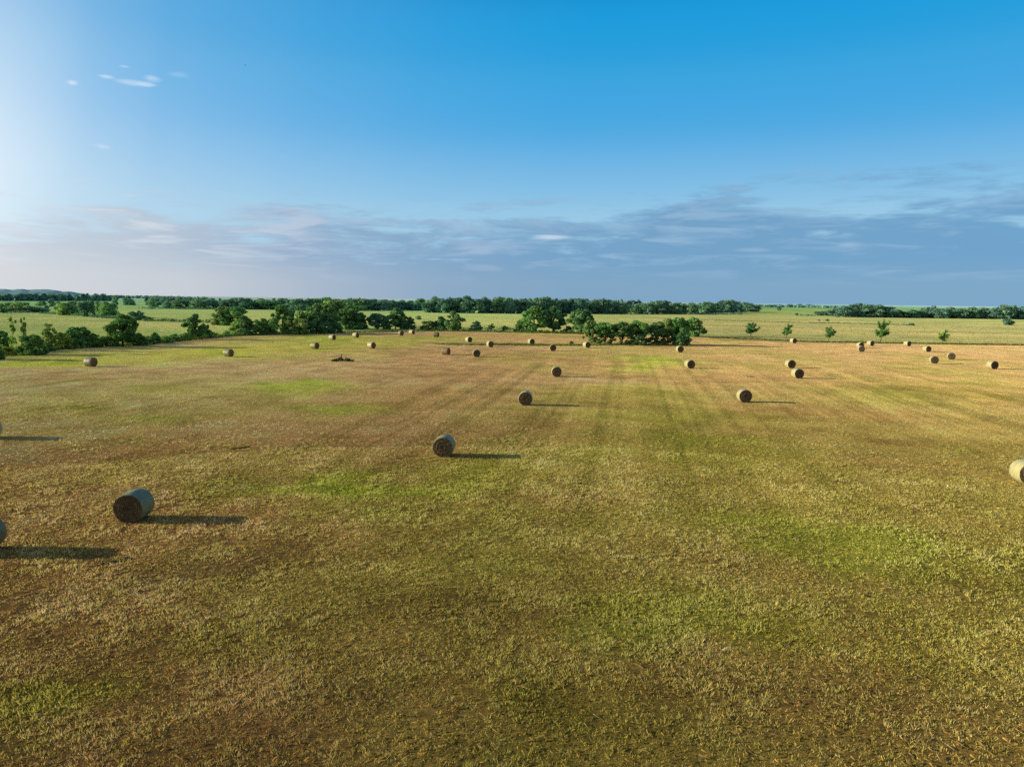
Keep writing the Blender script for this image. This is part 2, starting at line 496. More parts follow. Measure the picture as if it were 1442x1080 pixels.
def scatter(n_try, r0, r1, half, power):
    """random points with density falling as r**-power"""
    u = rng.uniform(0, 1, n_try); e = 2 - power
    r = (r0 ** e + u * (r1 ** e - r0 ** e)) ** (1 / e)
    b = rng.uniform(-half, half, n_try)
    return r * np.sin(b), r * np.cos(b), r


def build_stubble():
    xs = []; ys = []
    for (r0, r1, cell) in [(11, 30, .165), (30, 55, .22), (55, 95, .38), (95, 190, .85)]:
        gx = np.arange(-r1 * .76, r1 * .76, cell); gy = np.arange(r0 * .6, r1, cell)
        X, Y = np.meshgrid(gx, gy)
        X = X + rng.uniform(-.48, .48, X.shape) * cell; Y = Y + rng.uniform(-.48, .48, Y.shape) * cell
        rr = np.hypot(X, Y); ok = (rr >= r0) & (rr < r1) & (np.abs(np.arctan2(X, Y)) < R(48))
        xs.append(X[ok]); ys.append(Y[ok])
    x = np.concatenate(xs); y = np.concatenate(ys); r = np.hypot(x, y)
    clump = fbm(x / .8, y / .8, 101, 2); pat = fbm(x / 5, y / 5, 111, 3)
    keep = rng.uniform(0, 1, len(x)) < .55 + .5 * sstep(.30, .52, clump) * (.55 + .6 * sstep(.35, .6, pat))
    er = edge_r(x, y)
    keep &= r < er * .985
    x, y, r = x[keep], y[keep], r[keep]
    c = field_color(x, y)
    lush = sstep(.4, .7, fbm(x / 1.6, y / 1.6, 121, 3))[:, None]
    dry = alb((205, 172, 96)); green = alb((150, 150, 48))
    t = rng.uniform(0, 1, (len(x), 1))
    c = c * (.92 + .38 * lush) * (1 + rng.uniform(-.36, .40, (len(x), 1)) * (1 - .7 * sstep(30, 75, r))[:, None]) * (1.5 - .5 * sstep(30, 90, r))[:, None]
    c = np.where(t < .16, c * .45 + dry * .55, c)
    c = np.where(t > .84, c * .5 + green * .5, c)
    c = c * np.array([1.17, 1.13, .95])
    g = (r / 26) ** .3
    rad = rng.uniform(.05, .15, len(x)) * g
    hgt = rng.uniform(.045, .12, len(x)) * (r / 26) ** .15 * (.75 + .6 * lush[:, 0]) * (1 - .5 * sstep(35, 80, r))
    wid = rng.uniform(.020, .038, len(x)) * (r / 26) ** .85
    blades(x, y, ground_z(x, y), c, 13, rad, hgt, np.clip(wid, .01, .12), .8, 'stubble_grass', 'short mown grass stubble in tufts over the brown hay field')
    # cut stalks lying flat
    x, y, r = scatter(60000, 11, 60, R(46), 1.7)
    pale = rng.uniform(0, 1, (len(x), 1)) < .06
    c = np.where(pale, alb((170, 142, 92)) * 1.0, field_color(x, y) * np.array([1.0, .9, .85]) * rng.uniform(.25, 1.25, (len(x), 1)))
    a = rng.uniform(0, math.pi, len(x)); L = np.where(pale[:, 0], rng.uniform(.06, .2, len(x)), rng.uniform(.025, .09, len(x))) * (r / 26) ** .3; w = np.where(pale[:, 0], .004, .011) * (r / 20) ** .8
    z = ground_z(x, y) + rng.uniform(.01, .06, len(x))
    dx, dy = np.cos(a) * L, np.sin(a) * L
    V = np.stack([np.stack([x - dx, y - dy, z], -1), np.stack([x + dx, y + dy, z + rng.uniform(-.01, .05, len(x))], -1),
                  np.stack([x + dx - np.sin(a) * w * 2, y + dy + np.cos(a) * w * 2, z + .01], -1), np.stack([x - dx - np.sin(a) * w * 2, y - dy + np.cos(a) * w * 2, z + .01], -1)], 1).reshape(-1, 3)
    me = np_mesh('loose_straw', V, np.arange(len(V)), 4, M_BLADE, np.repeat(c, 4, 0))
    tag(link('loose_straw', me), 'pale cut stalks lying loose between the stubble tufts', None, None, 'stuff')


build_stubble()


def along(pts, step):
    P = pl(pts); out = []
    for p, q in zip(P[:-1], P[1:]):
        L = np.hypot(*(q - p)); n = max(int(L / step), 1)
        for k in range(n):
            out.append(p + (q - p) * (k + rng.uniform(0, 1)) / n)
    return np.array(out)


def verge(pts, width, step, h, cols, name, label, wid=.10, nb=8):
    P = np.concatenate([along(pts, step) for _ in range(3)])
    P = P + rng.normal(0, width, P.shape)
    c = np.array([alb(cols[i]) for i in rng.integers(0, len(cols), len(P))]) * rng.uniform(.75, 1.2, (len(P), 1))
    blades(P[:, 0], P[:, 1], ground_z(P[:, 0], P[:, 1]), c, nb, rng.uniform(.2, .5, len(P)), rng.uniform(.5, 1.1, len(P)) * h, np.full(len(P), wid), .5, name, label)


G1 = [(74, 92, 42), (92, 104, 48), (120, 118, 60), (66, 84, 38)]
verge([(1000, 476), (1142, 481.4), (1290, 484), (1442, 486.4), (1560, 488.6)], .5, .35, .7, [(96, 100, 48), (120, 112, 62), (84, 84, 42)], 'verge_grass', 'dark unmown grass line between the straw field and the meadow')
verge([(625, 485.5), (700, 486), (760, 486.2), (830, 486), (900, 486), (962, 487)], 1.3, .35, .55, G1, 'verge_grass', 'strip of dark green uncut grass running out from the small grove')
verge([(470, 469.5), (560, 466.5), (640, 466.6), (740, 468.6), (830, 470.5)], .9, .5, .8, G1, 'verge_grass', 'rough grass along the foot of the hedge behind the field')
verge([(-60, 507), (0, 501), (100, 491), (200, 485), (300, 475), (380, 471), (470, 468.6)], 1.1, .35, .8, G1, 'verge_grass', 'rough green grass along the foot of the hedgerow on the sunny side')


def build_meadow():
    # taller tussocks in the unmown meadow, coarse because it is far
    x, y, r = scatter(60000, 150, 560, R(44), 1.9)
    er = edge_r(x, y)
    n = fbm(x / 14, y / 10, 131, 4)
    keep = (r > er * 1.02) & (rng.uniform(0, 1, len(x)) < sstep(.35, .6, n))
    x, y, r = x[keep], y[keep], r[keep]
    c = field_color(x, y) * rng.uniform(.95, 1.25, (len(x), 1))
    blades(x, y, ground_z(x, y), c, 5, np.full(len(x), .5) * r / 200, np.full(len(x), .25), .12 * r / 200, .5, 'meadow_grass', 'tall pale meadow grass beyond the field edge')


build_meadow()


# ------------------------------------------------------------------ crowns and trunks
def leaf_quads(cen, nor, size, n_var=True):
    n = len(cen)
    nor = nor / (np.linalg.norm(nor, axis=1, keepdims=True) + 1e-9)
    ref = rng.normal(0, 1, (n, 3))
    u = np.cross(nor, ref); u /= np.linalg.norm(u, axis=1, keepdims=True) + 1e-9
    v = np.cross(nor, u)
    s = size[:, None] * rng.uniform(.6, 1.35, (n, 1))
    return np.stack([cen - u * s, cen - v * s * .62, cen + u * s, cen + v * s * .62], 1).reshape(-1, 3)


def crown_from_clumps(name, clumps, n_leaf, size, jit=.75, inner=.42):
    """clumps: (x,y,z,rx,rz) ; leaves spread over them"""
    C = np.array(clumps)
    wgt = C[:, 3] ** 2; wgt /= wgt.sum()
    idx = rng.choice(len(C), n_leaf, p=wgt)
    d = rng.normal(0, 1, (n_leaf, 3)); d /= np.linalg.norm(d, axis=1, keepdims=True)
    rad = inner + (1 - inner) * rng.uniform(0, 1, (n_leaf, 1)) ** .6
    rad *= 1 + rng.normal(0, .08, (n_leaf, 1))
    ext = np.stack([C[idx, 3], C[idx, 3], C[idx, 4]], -1)
    cen = C[idx, :3] + d * rad * ext
    nor = d + rng.normal(0, jit, (n_leaf, 3))
    V = leaf_quads(cen, nor, np.full(n_leaf, size))
    shade = rng.uniform(.6, 1.3, n_leaf) * (.55 + .45 * np.clip(rad[:, 0], 0, 1)) * C[idx, 5]  # leaves darkened towards each clump's middle, painted inner shade
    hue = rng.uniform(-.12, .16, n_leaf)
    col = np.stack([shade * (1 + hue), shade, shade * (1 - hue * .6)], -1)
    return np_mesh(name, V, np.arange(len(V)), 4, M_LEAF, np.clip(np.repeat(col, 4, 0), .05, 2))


def trunk_mesh(name, base_r, top_z, limbs, lean=(0, 0)):
    V = []; Q = []

    def add(p, r, n=6):
        v, q = tube(p, r, n); o = len(V); V.extend(v); Q.extend([tuple(k + o for k in f) for f in q])
    pts = [(0, 0, -.02), (lean[0] * .2, lean[1] * .2, top_z * .3), (lean[0] * .6, lean[1] * .6, top_z * .65), (lean[0], lean[1], top_z)]
    add(pts, [base_r * 1.25, base_r, base_r * .72, base_r * .3])
    for (z0, tip, r) in limbs:
        f = z0 / top_z
        st = np.array([lean[0] * f, lean[1] * f, z0]); tip = np.array(tip, float)
        mid = (st + tip) / 2 + np.array([0, 0, .05 * random.uniform(-.5, 1)])
        add([st, mid, tip], [r, r * .65, r * .2], 5)
    return np_mesh(name, V, np.array(Q).ravel(), 4, M_BARK, None, True)


def clumps_in(shape, n, rc, seed):
    """clump centres inside a crown outline shape(z)->radius for z in 0..1"""
    g = np.random.default_rng(seed); out = []
    while len(out) < n:
        z = g.uniform(0, 1); a = g.uniform(0, 2 * math.pi); m = shape(z)
        if g.uniform(0, .5) > m:
            continue
        rr = m * math.sqrt(g.uniform(.15, 1))
        k = rc * g.uniform(.65, 1.3)
        rr = max(rr - k * .30, 0) * g.uniform(.9, 1.15)
        out.append((rr * math.cos(a), rr * math.sin(a), z, k, k * g.uniform(.7, 1.0), g.uniform(.72, 1.22)))
    return out


# a variant = (crown mesh, trunk mesh), unit height and unit width
def variant(kind, seed):
    g = np.random.default_rng(seed); random.seed(seed)
    nm = kind
    if kind == 'round':
        sh = lambda z: .5 * math.sqrt(max(0, 1 - ((z - .56) / .46) ** 2)) if z > .14 else .1
        cl = clumps_in(lambda z: sh(.12 + .84 * z), 46, .125, seed)
        cl = [(x, y, .13 + .78 * z, a, b * .85, s) for x, y, z, a, b, s in cl]
        cr = crown_from_clumps('crown', cl, 6200, .042)
        tr = trunk_mesh('trunk', .03, .7, [(.2 + .06 * k, (.32 * math.cos(k * 2.1), .32 * math.sin(k * 2.1), .45 + .06 * k), .014) for k in range(6)])
    elif kind == 'tall':
        cl = clumps_in(lambda z: .48 * math.sin(math.pi * min(max(.12 + .86 * z, 0), 1)) ** .7, 44, .12, seed)
        cl = [(x, y, .10 + .84 * z, a, b * .75, s) for x, y, z, a, b, s in cl]
        cr = crown_from_clumps('crown', cl, 6200, .042)
        tr = trunk_mesh('trunk', .026, .8, [(.2 + .08 * k, (.26 * math.cos(k * 2.3), .26 * math.sin(k * 2.3), .42 + .07 * k), .012) for k in range(6)])
    elif kind == 'bushy':            # leafy right down to the ground
        cl = clumps_in(lambda z: .5 * (1 - z ** 3.2) ** .5, 44, .135, seed)
        cl = [(x, y, .05 + .86 * z, a, b * .85, s) for x, y, z, a, b, s in cl]
        cr = crown_from_clumps('crown', cl, 6200, .043)
        tr = trunk_mesh('trunk', .026, .6, [(.12 + .06 * k, (.28 * math.cos(k * 2.1), .28 * math.sin(k * 2.1), .35 + .06 * k), .014) for k in range(5)])
    elif kind == 'feathery':         # pointed, drooping sprays
        cl = []
        for k in range(70):
            z = g.uniform(.03, .95); a = g.uniform(0, 2 * math.pi)
            m = .47 * min(1, (1.02 - z) * 2.1) ** .6 * g.uniform(.3, 1.05)
            cl.append((m * math.cos(a), m * math.sin(a), z, .12, .065, g.uniform(.7, 1.15)))
        cr = crown_from_clumps('crown', cl, 4400, .034, .9, .2)
        tr = trunk_mesh('trunk', .024, .85, [(.15 + .1 * k, (.3 * math.cos(k * 2.1), .3 * math.sin(k * 2.1), .25 + .1 * k), .01) for k in range(6)])
    elif kind == 'young':            # a few separate leafy limbs blown one way
        cl = []; limbs = []
        nb = 7
        for k in range(nb):
            z0 = .2 + .07 * k; a = k * 2.399 + seed
            L = g.uniform(.26, .44) * (1 - .35 * k / nb)
            tip = (L * math.cos(a) + .10, L * math.sin(a), min(z0 + g.uniform(.10, .3), .95))
            limbs.append((z0, tip, .010))
            for q in range(4):
                f = .45 + .2 * q
                cl.append((tip[0] * f + g.normal(0, .02), tip[1] * f + g.normal(0, .02), z0 + (tip[2] - z0) * f + g.normal(0, .02), .115 * (1.15 - .13 * q), .075, g.uniform(.8, 1.2)))
        cl += [(.09, 0, .84, .11, .12, 1.1), (.12, .02, .93, .07, .07, 1.1), (.06, 0, .64, .15, .12, .9), (0, 0, .46, .18, .12, .85), (-.06, .02, .33, .20, .09, .8), (-.24, 0, .42, .12, .07, .9), (.26, 0, .40, .12, .06, .9)]
        cr = crown_from_clumps('crown', cl, 2600, .036, .9, .1)
        tr = trunk_mesh('trunk', .016, .88, limbs, (.08, 0))
    elif kind == 'wispy':            # narrow upright with see-through top
        cl = []
        for k in range(34):
            z = g.uniform(.05, .98); a = g.uniform(0, 2 * math.pi)
            m = (.34 if z < .5 else .26) * g.uniform(.3, 1) + (.12 if z > .8 else 0)
            cl.append((m * math.cos(a), m * math.sin(a), z, .12, .05, g.uniform(.75, 1.2)))
        cr = crown_from_clumps('crown', cl, 1500, .034, .9, .2)
        tr = trunk_mesh('trunk', .02, .92, [(.2 + .1 * k, (.3 * math.cos(k * 2.1), .3 * math.sin(k * 2.1), .35 + .1 * k), .01) for k in range(6)])
    elif kind == 'open':             # flat crown on bare crooked stems
        cl = clumps_in(lambda z: .54 * (1 - abs(z - .45) ** 2.4 * 3.2) if abs(z - .45) < .6 else .2, 46, .14, seed)
        cl = [(x, y, .40 + .52 * z, a, b * .7, s) for x, y, z, a, b, s in cl]
        for k in range(14):
            a = g.uniform(0, 6.28); q = g.uniform(.2, .5); cl.append((q * math.cos(a), q * math.sin(a), g.uniform(.06, .42), .10, .055, .9))
        cr = crown_from_clumps('crown', cl, 6200, .043)
        limbs = []
        for k in range(18):
            a = g.uniform(0, 6.28); L = g.uniform(.2, .5)
            limbs.append((g.uniform(.04, .3), (L * math.cos(a), L * math.sin(a), g.uniform(.42, .7)), .016))
        tr = trunk_mesh('trunk', .028, .7, limbs)
    elif kind == 'shrub':
        cl = clumps_in(lambda z: .5 * (1 - z ** 2.2) ** .5, 22, .2, seed)
        cl = [(x, y, .05 + .78 * z, a, b * .9, s) for x, y, z, a, b, s in cl]
        cr = crown_from_clumps('foliage', cl, 1300, .06)
        tr = trunk_mesh('stem', .03, .5, [(.1, (.25 * math.cos(k * 2.1), .25 * math.sin(k * 2.1), .4 + .08 * k), .014) for k in range(4)])
    elif kind == 'far':              # few, larger leaf faces: always a handful of pixels
        cl = clumps_in(lambda z: .52 * math.sqrt(max(0.02, 1 - ((z - .42) / .62) ** 2)), 32, .19, seed)
        cl = [(x, y, .05 + .82 * z, a, b * .85, s) for x, y, z, a, b, s in cl]
        cr = crown_from_clumps('crown', cl, 2400, .055)
        tr = trunk_mesh('trunk', .03, .6, [(.2, (.3 * math.cos(k * 2.1), .3 * math.sin(k * 2.1), .5), .014) for k in range(3)])
    elif kind == 'far_bushy':
        cl = clumps_in(lambda z: .52 * (1 - z ** 3.5) ** .5, 32, .19, seed)
        cl = [(x, y, .04 + .80 * z, a, b * .85, s) for x, y, z, a, b, s in cl]
        cr = crown_from_clumps('crown', cl, 2400, .055)
        tr = trunk_mesh('trunk', .03, .6, [(.2, (.3 * math.cos(k * 2.1), .3 * math.sin(k * 2.1), .5), .014) for k in range(3)])
    return cr, tr


VAR = {}
for kd, n in [('round', 4), ('tall', 4), ('bushy', 4), ('feathery', 2), ('young', 5), ('wispy', 2), ('open', 4), ('shrub', 4), ('far', 5), ('far_bushy', 4)]:
    VAR[kd] = [variant(kd, 100 + 17 * len(VAR) + 3 * k) for k in range(n)]

HAZE_TINT = np.array([.24, .46, .50])  # distance haze painted into the leaf colours
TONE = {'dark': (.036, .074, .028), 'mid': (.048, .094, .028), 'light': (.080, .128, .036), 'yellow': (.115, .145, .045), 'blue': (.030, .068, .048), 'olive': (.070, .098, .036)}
USED = {}


def tree(px, base, top, w, kind='round', tone='mid', label='', group=None, name=None, cat=None, y_off=0.0, haze=True):
    """a tree or shrub standing where the photograph shows its foot at pixel (px, base)"""
    x, y = at(px, base)
    d = depth(x, y)
    hgt = (base - top) / F * d
    wid = w / F * d
    i = USED.get(kind, 0); USED[kind] = i + 1
    cr, tr = VAR[kind][i % len(VAR[kind])]
    shrubby = kind == 'shrub'
    e = bpy.data.objects.new(name or ('shrub' if shrubby else 'tree'), None); COL.objects.link(e)
    e.empty_display_size = .3
    e.location = (x, y, float(ground_z(x, y)))
    tag(e, label, cat or ('shrub' if shrubby else 'tree'), group)
    rz = rng.uniform(0, 2 * math.pi) if kind != 'young' else rng.uniform(-.35, .35)
    s = (wid, wid, hgt)
    c = link('foliage' if shrubby else 'crown', cr, e); c.scale = s; c.rotation_euler = (0, 0, rz)
    t = link('stem' if shrubby else 'trunk', tr, e); t.scale = s; t.rotation_euler = (0, 0, rz)
    col = np.array(TONE[tone]) * np.array([3.6, 4.0, 3.5]) * rng.uniform(.85, 1.15) * np.array([rng.uniform(.9, 1.12), 1, rng.uniform(.9, 1.1)])
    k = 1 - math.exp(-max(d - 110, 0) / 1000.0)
    col = col * (1 - k) + HAZE_TINT * k * 1.15
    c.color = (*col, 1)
    return e


exec_trees = True
GH = 'trees and shrubs in the hedgerow beside the field'
HEDGE_LEFT = [
    (-14, 506, 470, 36, 'bushy', 'dark'), (3, 494, 466, 24, 'bushy', 'dark', 'dark tree cut by the photo edge, lowest end of the hedgerow'),
    (8, 500, 487, 24, 'shrub', 'yellow', 'pale yellow-green shrub below the tall wispy pair, at the hedgerow end'),
    (19, 497, 445, 13, 'wispy', 'light', 'tall wispy tree of a pair, the one nearer the photo edge'),
    (35, 497, 447, 14, 'wispy', 'olive', 'tall wispy tree of a pair, just behind the dark round bush'),
    (44, 500, 468, 38, 'bushy', 'dark', 'big dark round bush below the tall wispy pair'),
    (69, 494, 456, 23, 'feathery', 'olive', 'light green ragged tree with forked top, beside the dark round bush'),
    (62, 496, 482, 20, 'shrub', 'dark', 'low dark shrub between the round bush and the forked tree'),
    (88, 492, 465, 28, 'bushy', 'yellow', 'yellow-green bushy tree between the forked tree and the dark dome'),
    (101, 491, 478, 18, 'shrub', 'mid', 'mid green shrub at the foot of the dark domed tree'),
    (113, 490, 459, 31, 'round', 'dark', 'dark domed tree above the hedge, behind the single far-off bale'),
    (130, 489, 468, 26, 'bushy', 'mid', 'mid green bushy tree between the dark dome and the great feathery tree'),
    (145, 488, 472, 20, 'shrub', 'olive', 'olive shrub hugging the foot of the great feathery tree'),
    (158, 488, 464, 18, 'bushy', 'light', 'light green bush leaning on the great feathery tree'),
    (173, 488, 441, 46, 'tall', 'dark', 'great dark feathery tree, tallest of the hedgerow'),
    (196, 487, 471, 22, 'bushy', 'dark', 'dark bush right beside the great feathery tree'),
    (211, 485, 472, 22, 'shrub', 'dark', 'low dark shrub, first along the clipped run of hedge'),
    (219, 484, 466, 14, 'bushy', 'dark', 'small peaked bush rising from the low run of hedge'),
    (232, 483, 471, 22, 'shrub', 'mid', 'green shrub midway along the low run of hedge'),
    (247, 481, 469, 22, 'shrub', 'dark', 'rounded dark shrub before the lone egg-shaped tree'),
    (260, 480, 468, 16, 'shrub', 'mid', 'green shrub tucked against the lone egg-shaped tree'),
    (276, 478, 442, 33, 'tall', 'dark', 'lone egg-shaped dark tree standing clear above the low hedge'),
    (289, 476, 454, 14, 'bushy', 'dark', 'dark side bush on the far flank of the egg-shaped tree'),
    (296, 475, 463, 8, 'shrub', 'mid', 'tiny shrub alone just past the egg-shaped tree'),
    (318, 473, 464, 12, 'shrub', 'light', 'small pale shrub before the meadow gap'),
]
for t in HEDGE_LEFT:
    lb = t[6] if len(t) > 6 else 'dark bushy tree just outside the frame at the hedgerow end'
    tree(*t[:6], label=lb, group=GH)

GC = 'dense clump of trees along the back of the field'
CLUMP = [
    (312, 458, 432, 28, 'bushy', 'olive', 'olive bushy tree, outermost of the clump, set back in the meadow'),
    (328, 458, 428, 42, 'bushy', 'mid', 'large mid green tree set back in the meadow behind the round yellow-edged one'),
    (337, 472, 446, 22, 'shrub', 'light', 'yellow-green bush on the sunny edge of the dense clump'),
    (345, 472, 441, 34, 'bushy', 'dark', 'round dark tree at the start of the dense clump'),
    (368, 471, 447, 26, 'bushy', 'mid', 'lower green tree in the dip after the round dark tree'),
    (381, 471, 449, 22, 'bushy', 'light', 'light green low tree in the dip of the dense clump'),
    (398, 470, 430, 36, 'tall', 'mid', 'tall green tree with a peaked top, first high one of the dense clump'),
    (413, 468, 436, 26, 'tall', 'dark', 'darker tree wedged behind the peaked tall tree'),
    (420, 471, 446, 32, 'bushy', 'olive', 'rounded olive bush in front of the wedged dark tree'),
    (434, 469, 432, 34, 'round', 'mid', 'mid green rounded tree in the middle of the dense clump'),
    (446, 470, 445, 32, 'bushy', 'dark', 'dark bush at the field edge in mid clump'),
    (452, 466, 428, 40, 'round', 'dark', 'high dark tree in the heart of the dense clump'),
    (466, 469, 440, 34, 'bushy', 'dark', 'dark tree at the front corner of the dense clump'),
    (470, 463, 423, 44, 'round', 'light', 'highest light green domed tree at the back of the dense clump'),
    (492, 464, 430, 40, 'bushy', 'dark', 'broad dark tree sloping down at the end of the dense clump'),
    (507, 463, 440, 24, 'bushy', 'dark', 'last dark bush of the dense clump beside the gap'),
    (531, 464, 440, 28, 'round', 'blue', 'round dark tree alone between the dense clump and the ragged tall tree'),
    (544, 464, 446, 16, 'bushy', 'mid', 'narrow bush joining the round dark tree to the ragged tall tree'),
    (557, 464, 433, 28, 'tall', 'mid', 'ragged tall tree behind the pair of bales on bare earth'),
    (569, 464, 441, 14, 'bushy', 'dark', 'dark slim bush on the flank of the ragged tall tree'),
    (578, 464, 446, 14, 'bushy', 'dark', 'small dark oval tree, end of the group behind the bale pair'),
    (603, 465, 450, 26, 'bushy', 'olive', 'low sprawling olive bush beside the dark spreading tree'),
    (622, 465, 443, 24, 'bushy', 'dark', 'dark half of a spreading tree pair behind the tipped bale'),
    (638, 466, 438, 30, 'tall', 'dark', 'spreading tree with gappy edge behind the tipped bale'),
    (671, 465, 451, 17, 'bushy', 'blue', 'small dark domed bush alone on the back hedge'),
    (691, 466, 455, 13, 'young', 'mid', 'spindly sapling sticking out of the back hedge'),
    (711, 467, 458, 12, 'shrub', 'mid', 'low hedge shrub before the big double tree'),
    (735, 467, 449, 22, 'bushy', 'mid', 'pointed bush at the foot of the big double tree'),
    (752, 468, 431, 38, 'tall', 'mid', 'sunlit light-green half of the big double tree behind the grove'),
    (779, 468, 431, 40, 'round', 'dark', 'dark broad half of the big double tree behind the grove'),
    (801, 469, 458, 16, 'shrub', 'dark', 'dark low shrub between the big double tree and the next dark tree'),
    (819, 470, 435, 36, 'round', 'dark', 'dark rounded tree standing behind the pale end of the grove'),
]
for t in CLUMP:
    tree(*t[:6], label=t[6], group=GC)

GG = 'trees of the small grove standing in the field'
GROVE = [
    (831, 484, 450, 20, 'open', 'olive', 'pale narrow tree at the end of the grove beside a bale'),
    (852, 484.5, 453, 30, 'open', 'mid', 'flat-topped tree with bare stems, second in the grove'),
    (876, 485, 453, 30, 'open', 'dark', 'flat-topped dark tree over bare crooked branches, mid grove'),
    (898, 485, 450, 34, 'open', 'mid', 'broad tree with a whitish bare stem, mid grove'),
    (903, 486, 468, 16, 'bushy', 'dark', 'dark hanging bush under the broad grove tree'),
    (925, 485, 452, 30, 'open', 'dark', 'dark tree over a gap of brown branches, past mid grove'),
    (941, 485.5, 448, 28, 'open', 'olive', 'olive topped tree near the thick end of the grove'),
    (955, 486, 447, 30, 'round', 'mid', 'high sunlit tree at the thick end of the grove'),
    (961, 487, 466, 24, 'bushy', 'dark', 'dark bush reaching the ground at the thick end of the grove'),
    (977, 474, 445, 32, 'bushy', 'mid', 'rounded tree set back behind the thick end of the grove'),
    (805, 485.5, 479, 7, 'shrub', 'dark', 'small dark weed bush out on the grass strip before the grove'),
]
for t in GROVE:
    tree(*t[:6], label=t[6], group=GG)

GY = 'young trees along the meadow edge'
for t in [
    (1057, 475, 453, 24, 'young', 'mid', 'dense young tree, first past the grove on the meadow edge'),
    (1107, 477, 456, 19, 'young', 'mid', 'small young tree with a bare trunk, behind the bale at the meadow edge'),
    (1167, 480, 459, 22, 'young', 'mid', 'wind-blown young tree third along the meadow edge'),
    (1240, 482.5, 449, 25, 'young', 'mid', 'tallest young tree with forked leafy limbs on the meadow edge'),
    (1327, 483.5, 463, 20, 'young', 'yellow', 'thin yellow-green sapling, last along the meadow edge'),
]:
    tree(*t[:6], label=t[6], group=GY)

GM = 'bushes dotted about the far meadow'
for t in [
    (1165, 452.5, 448, 6, 'shrub', 'mid', 'tiny round bush alone in the far meadow under the belt end'),
    (1153, 452.5, 449.5, 4, 'shrub', 'olive', 'smallest bush speck in the far meadow'),
    (1283, 458.5, 454.5, 9, 'shrub', 'dark', 'low dark bush lying on the faint line across the far meadow'),
    (1420, 458, 446, 16, 'shrub', 'blue', 'grey-green rounded bush before the dark tree belt'),
    (1122, 444.5, 440, 5, 'far', 'mid', 'tiny tree alone on the distant green slope'),
    (589, 450, 443.5, 8, 'shrub', 'mid', 'small bush in the meadow behind the ragged tall tree'),
]:
    tree(*t[:6], label=t[6], group=GM, cat='bush', name='bush')

GL = 'scattered trees in the meadows behind the hedgerow'
for t in [
    (4, 441, 425, 10, 'far_bushy', 'mid', 'narrow tree at the photo edge in the far meadow'),
    (24, 440, 425, 17, 'far', 'light', 'light green tree third along the far meadow line'),
    (13, 440, 432, 16, 'far_bushy', 'blue', 'low bush beside the narrow edge tree in the far meadow'),
    (48, 440, 430, 28, 'far_bushy', 'blue', 'wide low thicket in the far meadow'),
    (60, 439, 433, 16, 'far_bushy', 'dark', 'small dark thicket at the end of the wide low one'),
    (73, 432, 420, 9, 'far', 'blue', 'slender bluish tree standing back below the hill'),
    (90, 444, 425, 20, 'far', 'light', 'bright green spreading tree with visible trunk in the far meadow'),
    (101, 444, 424, 16, 'far', 'dark', 'dark spreading tree, half hidden by the bright green one'),
    (113, 443, 424, 12, 'far_bushy', 'mid', 'slim tree beside the blunt dark tree in the far meadow'),
    (124, 446, 419, 20, 'far', 'blue', 'tall blunt dark tree, highest in the far meadow'),
    (140, 443, 425, 14, 'far', 'light', 'light tree between the blunt dark tree and the wide one'),
    (153, 447, 425, 30, 'far', 'mid', 'wide domed tree just behind the great feathery one'),
    (180, 430, 419, 13, 'far', 'blue', 'round bluish tree in the meadow below the skyline'),
    (187, 430, 424, 8, 'far_bushy', 'blue', 'small bluish bush joined to the round bluish tree'),
    (192, 451, 435, 19, 'far_bushy', 'blue', 'dark round tree where the thin hedge line begins'),
    (203, 451, 444, 9, 'far_bushy', 'dark', 'peaked bush on the thin hedge line'),
    (210, 452, 445, 6, 'far_bushy', 'dark', 'last small bush at the start of the thin hedge line'),
    (214, 435, 420, 9, 'far', 'mid', 'upright tree alone on the upper field boundary'),
    (221, 433, 425, 6, 'far', 'mid', 'tiny tree beside the upright one on the upper boundary'),
    (233, 434, 425, 9, 'far', 'mid', 'small tree before the start of the long tree belt'),
]:
    tree(*t[:6], label=t[6], group=GL)


# ---- long belts of far trees
def belt(spec, base0, base1, x0, x1, label, group, tones, rows=((0, 0),), back=0.0):
    """spec: list of (px, top, width); feet on a line from base0 to base1"""
    for (px, top, w) in spec:
        f = (px - x0) / (x1 - x0)
        b = base0 + (base1 - base0) * f + rng.uniform(-.35, .25) - back
        tree(px, b, top, w, random.choice(['far', 'far', 'far_bushy']), random.choice(tones), label=label, group=group)


def auto(x0, x1, tops, w, dens=.62):
    """tree positions with tops following a skyline profile [(px, top)...]"""
    out = []; x = x0
    tp = np.array(tops, float)
    while x < x1:
        ww = w * random.uniform(.7, 1.25)
        out.append((x, float(np.interp(x, tp[:, 0], tp[:, 1])) + random.uniform(-.6, 1.6), ww * 1.3)); x += ww * dens * random.uniform(.8, 1.2)
    return out


random.seed(5)
belt(auto(240, 420, [(240, 421), (262, 420), (300, 420.5), (325, 421), (333, 418), (342, 415.5), (352, 419), (372, 418.5), (388, 417), (400, 419), (420, 418)], 17), 434.5, 436.5, 240, 420,
     'hazy green tree in the far belt above the round dark clump tree', 'far tree belt over the dense clump', ['blue', 'blue', 'mid', 'dark'])
belt(auto(420, 590, [(420, 418), (440, 419.5), (462, 418), (478, 417.5), (500, 419.5), (513, 418), (530, 420), (545, 419), (560, 420.5), (575, 423), (590, 421)], 18), 438, 437, 420, 590,
     'hazy green tree on the skyline above the dense clump and the gap', 'skyline trees over the dense clump', ['blue', 'mid', 'blue', 'light'])
belt([(567, 421.5, 12), (578, 422, 12), (592, 419.5, 16), (603, 422, 12)], 436, 438, 560, 610, 'lower rounded tree in the notch of the far belt', 'trees in the notch of the far belt', ['mid', 'light'])
